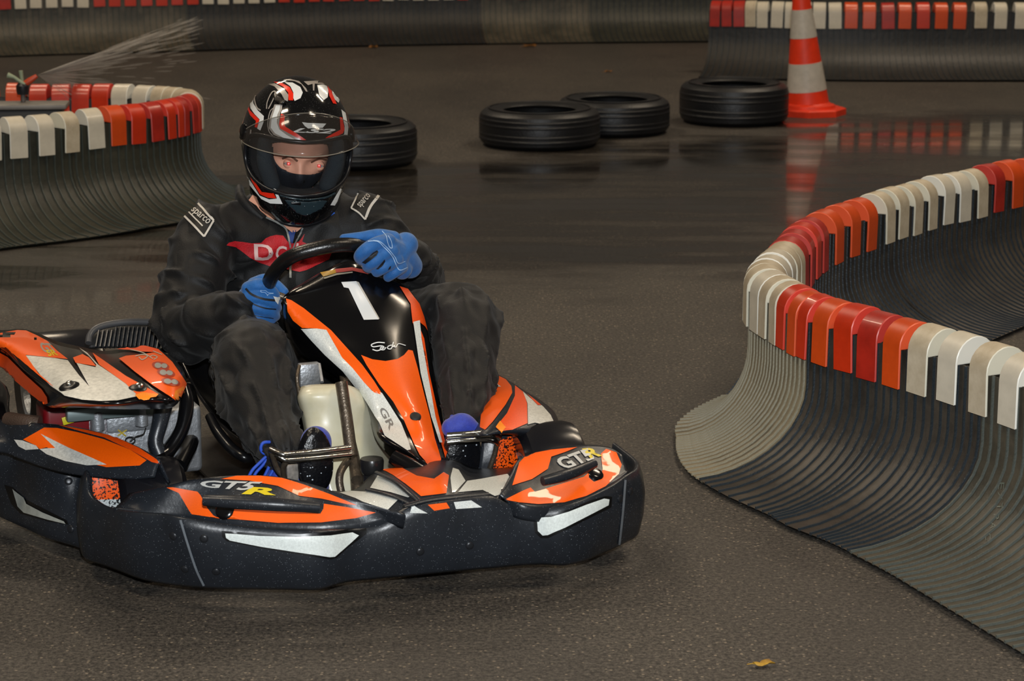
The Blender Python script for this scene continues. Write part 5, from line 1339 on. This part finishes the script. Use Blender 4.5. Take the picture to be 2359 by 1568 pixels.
gL = blob('glove', [
    FG([(944, 612, -.07, .030), (924, 590, -.045, .033), (896, 575, -.015, .031)], xl + .028),
    FG([(934, 564, -.05, .030), (910, 598, -.02, .029), (926, 620, -.03, .024)], xl + .028),
    FG([(894, 556, -.004, .019), (866, 562, .018, .0165), (842, 576, .022, .0155), (828, 590, .008, .0135), (832, 600, -.02, .012)], xl + .028),
    FG([(902, 578, .002, .019), (880, 588, .022, .0165), (860, 602, .024, .0155), (847, 612, .008, .0135), (850, 618, -.02, .012)], xl + .028),
    FG([(912, 598, .0, .0175), (896, 608, .020, .0155), (880, 618, .020, .0145), (868, 626, .004, .0125)], xl + .028),
    FG([(924, 615, -.006, .0155), (912, 624, .012, .014), (902, 632, .010, .0125), (894, 638, .0, .0115)], xl + .028),
    FG([(905, 550, -.03, .019), (872, 541, -.03, .0145), (834, 545, -.03, .0120), (792, 549, -.03, .0105)], xl + .028)], glove_m, .0026, 3)
gL['label'] = 'blue glove on the top corner of the wheel'
slit = M('glove_slit', '10141c', .6); gp = M('glove_piping', '9fc0e4', .5)
decal('finger_gap', [stroke([(566, 664), (580, 678), (606, 688), (634, 692)], 5), stroke([(567, 690), (588, 702), (612, 710), (636, 712)], 3), stroke([(568, 716), (590, 727), (630, 733)], 1.8)], [gR], slit, off=.0012, cell=5, parent=gR)
decal('glove_piping', [stroke([(551, 664), (549, 690), (554, 712), (554, 734)], 1.8), stroke([(542, 719), (553, 713)], 1.5)], [gR], gp, off=.0014, cell=5, parent=gR)
decal('glove_emblem', [stroke([(600, 668), (612, 669), (617, 673), (630, 675), (618, 677), (616, 681), (611, 674), (602, 673), (600, 668)], 1.2)], [gR], gp, off=.0014, cell=4, parent=gR)
decal('glove_patch', [[(629, 682), (638, 684), (648, 683), (642, 692), (640, 701), (634, 694)]], [gR], white_p, off=.0016, cell=4, parent=gR)
decal('finger_gap', [[(834, 604), (848, 592), (858, 582), (868, 576), (872, 580), (868, 588), (856, 598), (842, 608)], [(866, 620), (878, 606), (886, 597), (887, 602), (882, 612), (872, 620)], [(893, 622), (897, 614), (901, 612), (899, 619)]], [gL], slit, off=.0014, cell=5, parent=gL)
decal('glove_piping', [stroke([(848, 556), (862, 555), (873, 558), (885, 570), (903, 590), (914, 614), (922, 622), (938, 616)], 1.8), stroke([(860, 554), (874, 556), (888, 567), (908, 590), (917, 606), (933, 602)], 1.6), stroke([(880, 532), (889, 543), (892, 556), (897, 569), (903, 571), (901, 556), (894, 543)], 1.6)], [gL], gp, off=.0014, cell=5, parent=gL)
tube('cuff', [K(540, 742, x=xr - .062), K(528, 756, x=xr - .085)], [.036, .040], suit_m, person, seg=16)

# ---- shoes
blue_sh = M('blue_suede', '2c3fa8', .65, var=.2, vscale=60, bump=.3, bscale=300, sheen=.2)
sole_m = M('wet_rubber_sole', '0e0f13', .22, specks=.10, spsc=150, sscol=(.5, .55, .6, 1), bump=.4, bscale=160)
def shoe(cx, cy, w, h, x0, ank, lab, top):
    r_ = empty('shoe'); r_.parent = person; r_['label'] = lab
    blob('upper', [[(K(cx, cy - h * .30, x=x0 - .035), .034), (K(cx - 4, cy + h * .1, x=x0 - .05), .035), (K(cx - 6, cy + h * .42, x=x0 - .06), .034)],
                   [(K(cx - 2, cy - h * .15, x=x0 - .055), .036), (ank, .040)], [(K(cx - 6, cy + h * .42, x=x0 - .06), .034), (ank, .038)]], blue_sh, .004, 3, r_)
    out_ = []
    for k in range(28):
        a = 2 * PI * k / 28; rx = w / 2 * (1 - .10 * math.sin(a)); out_.append((cx + rx * math.cos(a), cy - h / 2 * math.sin(a)))
    f_ = [K(*q, x=x0 + .004 * ((q[1] - cy) / h)) for q in out_]; b2 = [p + Vector((-.016, 0, 0)) for p in f_]; ctr = sum(f_, Vector()) / 28
    fi = [ctr + (p - ctr) * .84 + Vector((.006, 0, 0)) for p in f_]
    V, Fc = loft_vf([b2, f_, fi], True, True); sharp(mesh('sole', V, Fc, sole_m, r_), 60)
    return r_
sR = shoe(728, 1062, 80, 150, -.075, K(668, 1040, x=-.17), 'blue shoe with loose blue laces, wet black sole on the pedal', 0)
sL = shoe(1068, 1045, 84, 140, -.085, K(1062, 985, x=-.16), 'blue shoe behind the other pedal, half hidden by the front panel', 0)
blob('toe_cap', [[(K(1040, 985, x=-.10), .022), (K(1066, 978, x=-.10), .026), (K(1092, 990, x=-.10), .018)]], blue_sh, .004, 2, sL)
lace_m = M('blue_lace', '2350c4', .6)
for pts in ([(676, 1040), (650, 1022), (625, 1018), (606, 1020), (601, 1034), (608, 1044), (622, 1042)], [(622, 1042), (600, 1064), (582, 1082), (572, 1100)], [(626, 1044), (606, 1070), (590, 1088), (582, 1104)], [(632, 1046), (620, 1074), (606, 1104)], [(640, 1050), (630, 1080), (616, 1106)], [(700, 1030), (670, 1022), (640, 1030), (620, 1040)], [(690, 1045), (660, 1034), (640, 1040)]):
    tube('lace', [K(*q, x=-.135) for q in pts], .0036, lace_m, sR, seg=8, n=4)
blob('shoe_side', [[(K(655, 1025, x=-.16), .022), (K(645, 1085, x=-.16), .03), (K(660, 1110, x=-.14), .022)]], blue_sh, .004, 2, sR)
box('heel_guard', K(674, 1098, x=-.085), (.004, .013, .028), M('worn_grey', '77726c', .5, var=.4, vscale=60), sR, .003)

# move the person's origin under the seat
base = Vector((-.92, -.05, .0))
def shift(o):
    for ch in o.children:
        if ch.type == 'MESH':
            if ch.data.users > 1: ch.data = ch.data.copy()
            ch.data.transform(Matrix.Translation(-base))
        shift(ch)
bpy.context.view_layer.update()
shift(person); person.location = tuple(Wk(base))
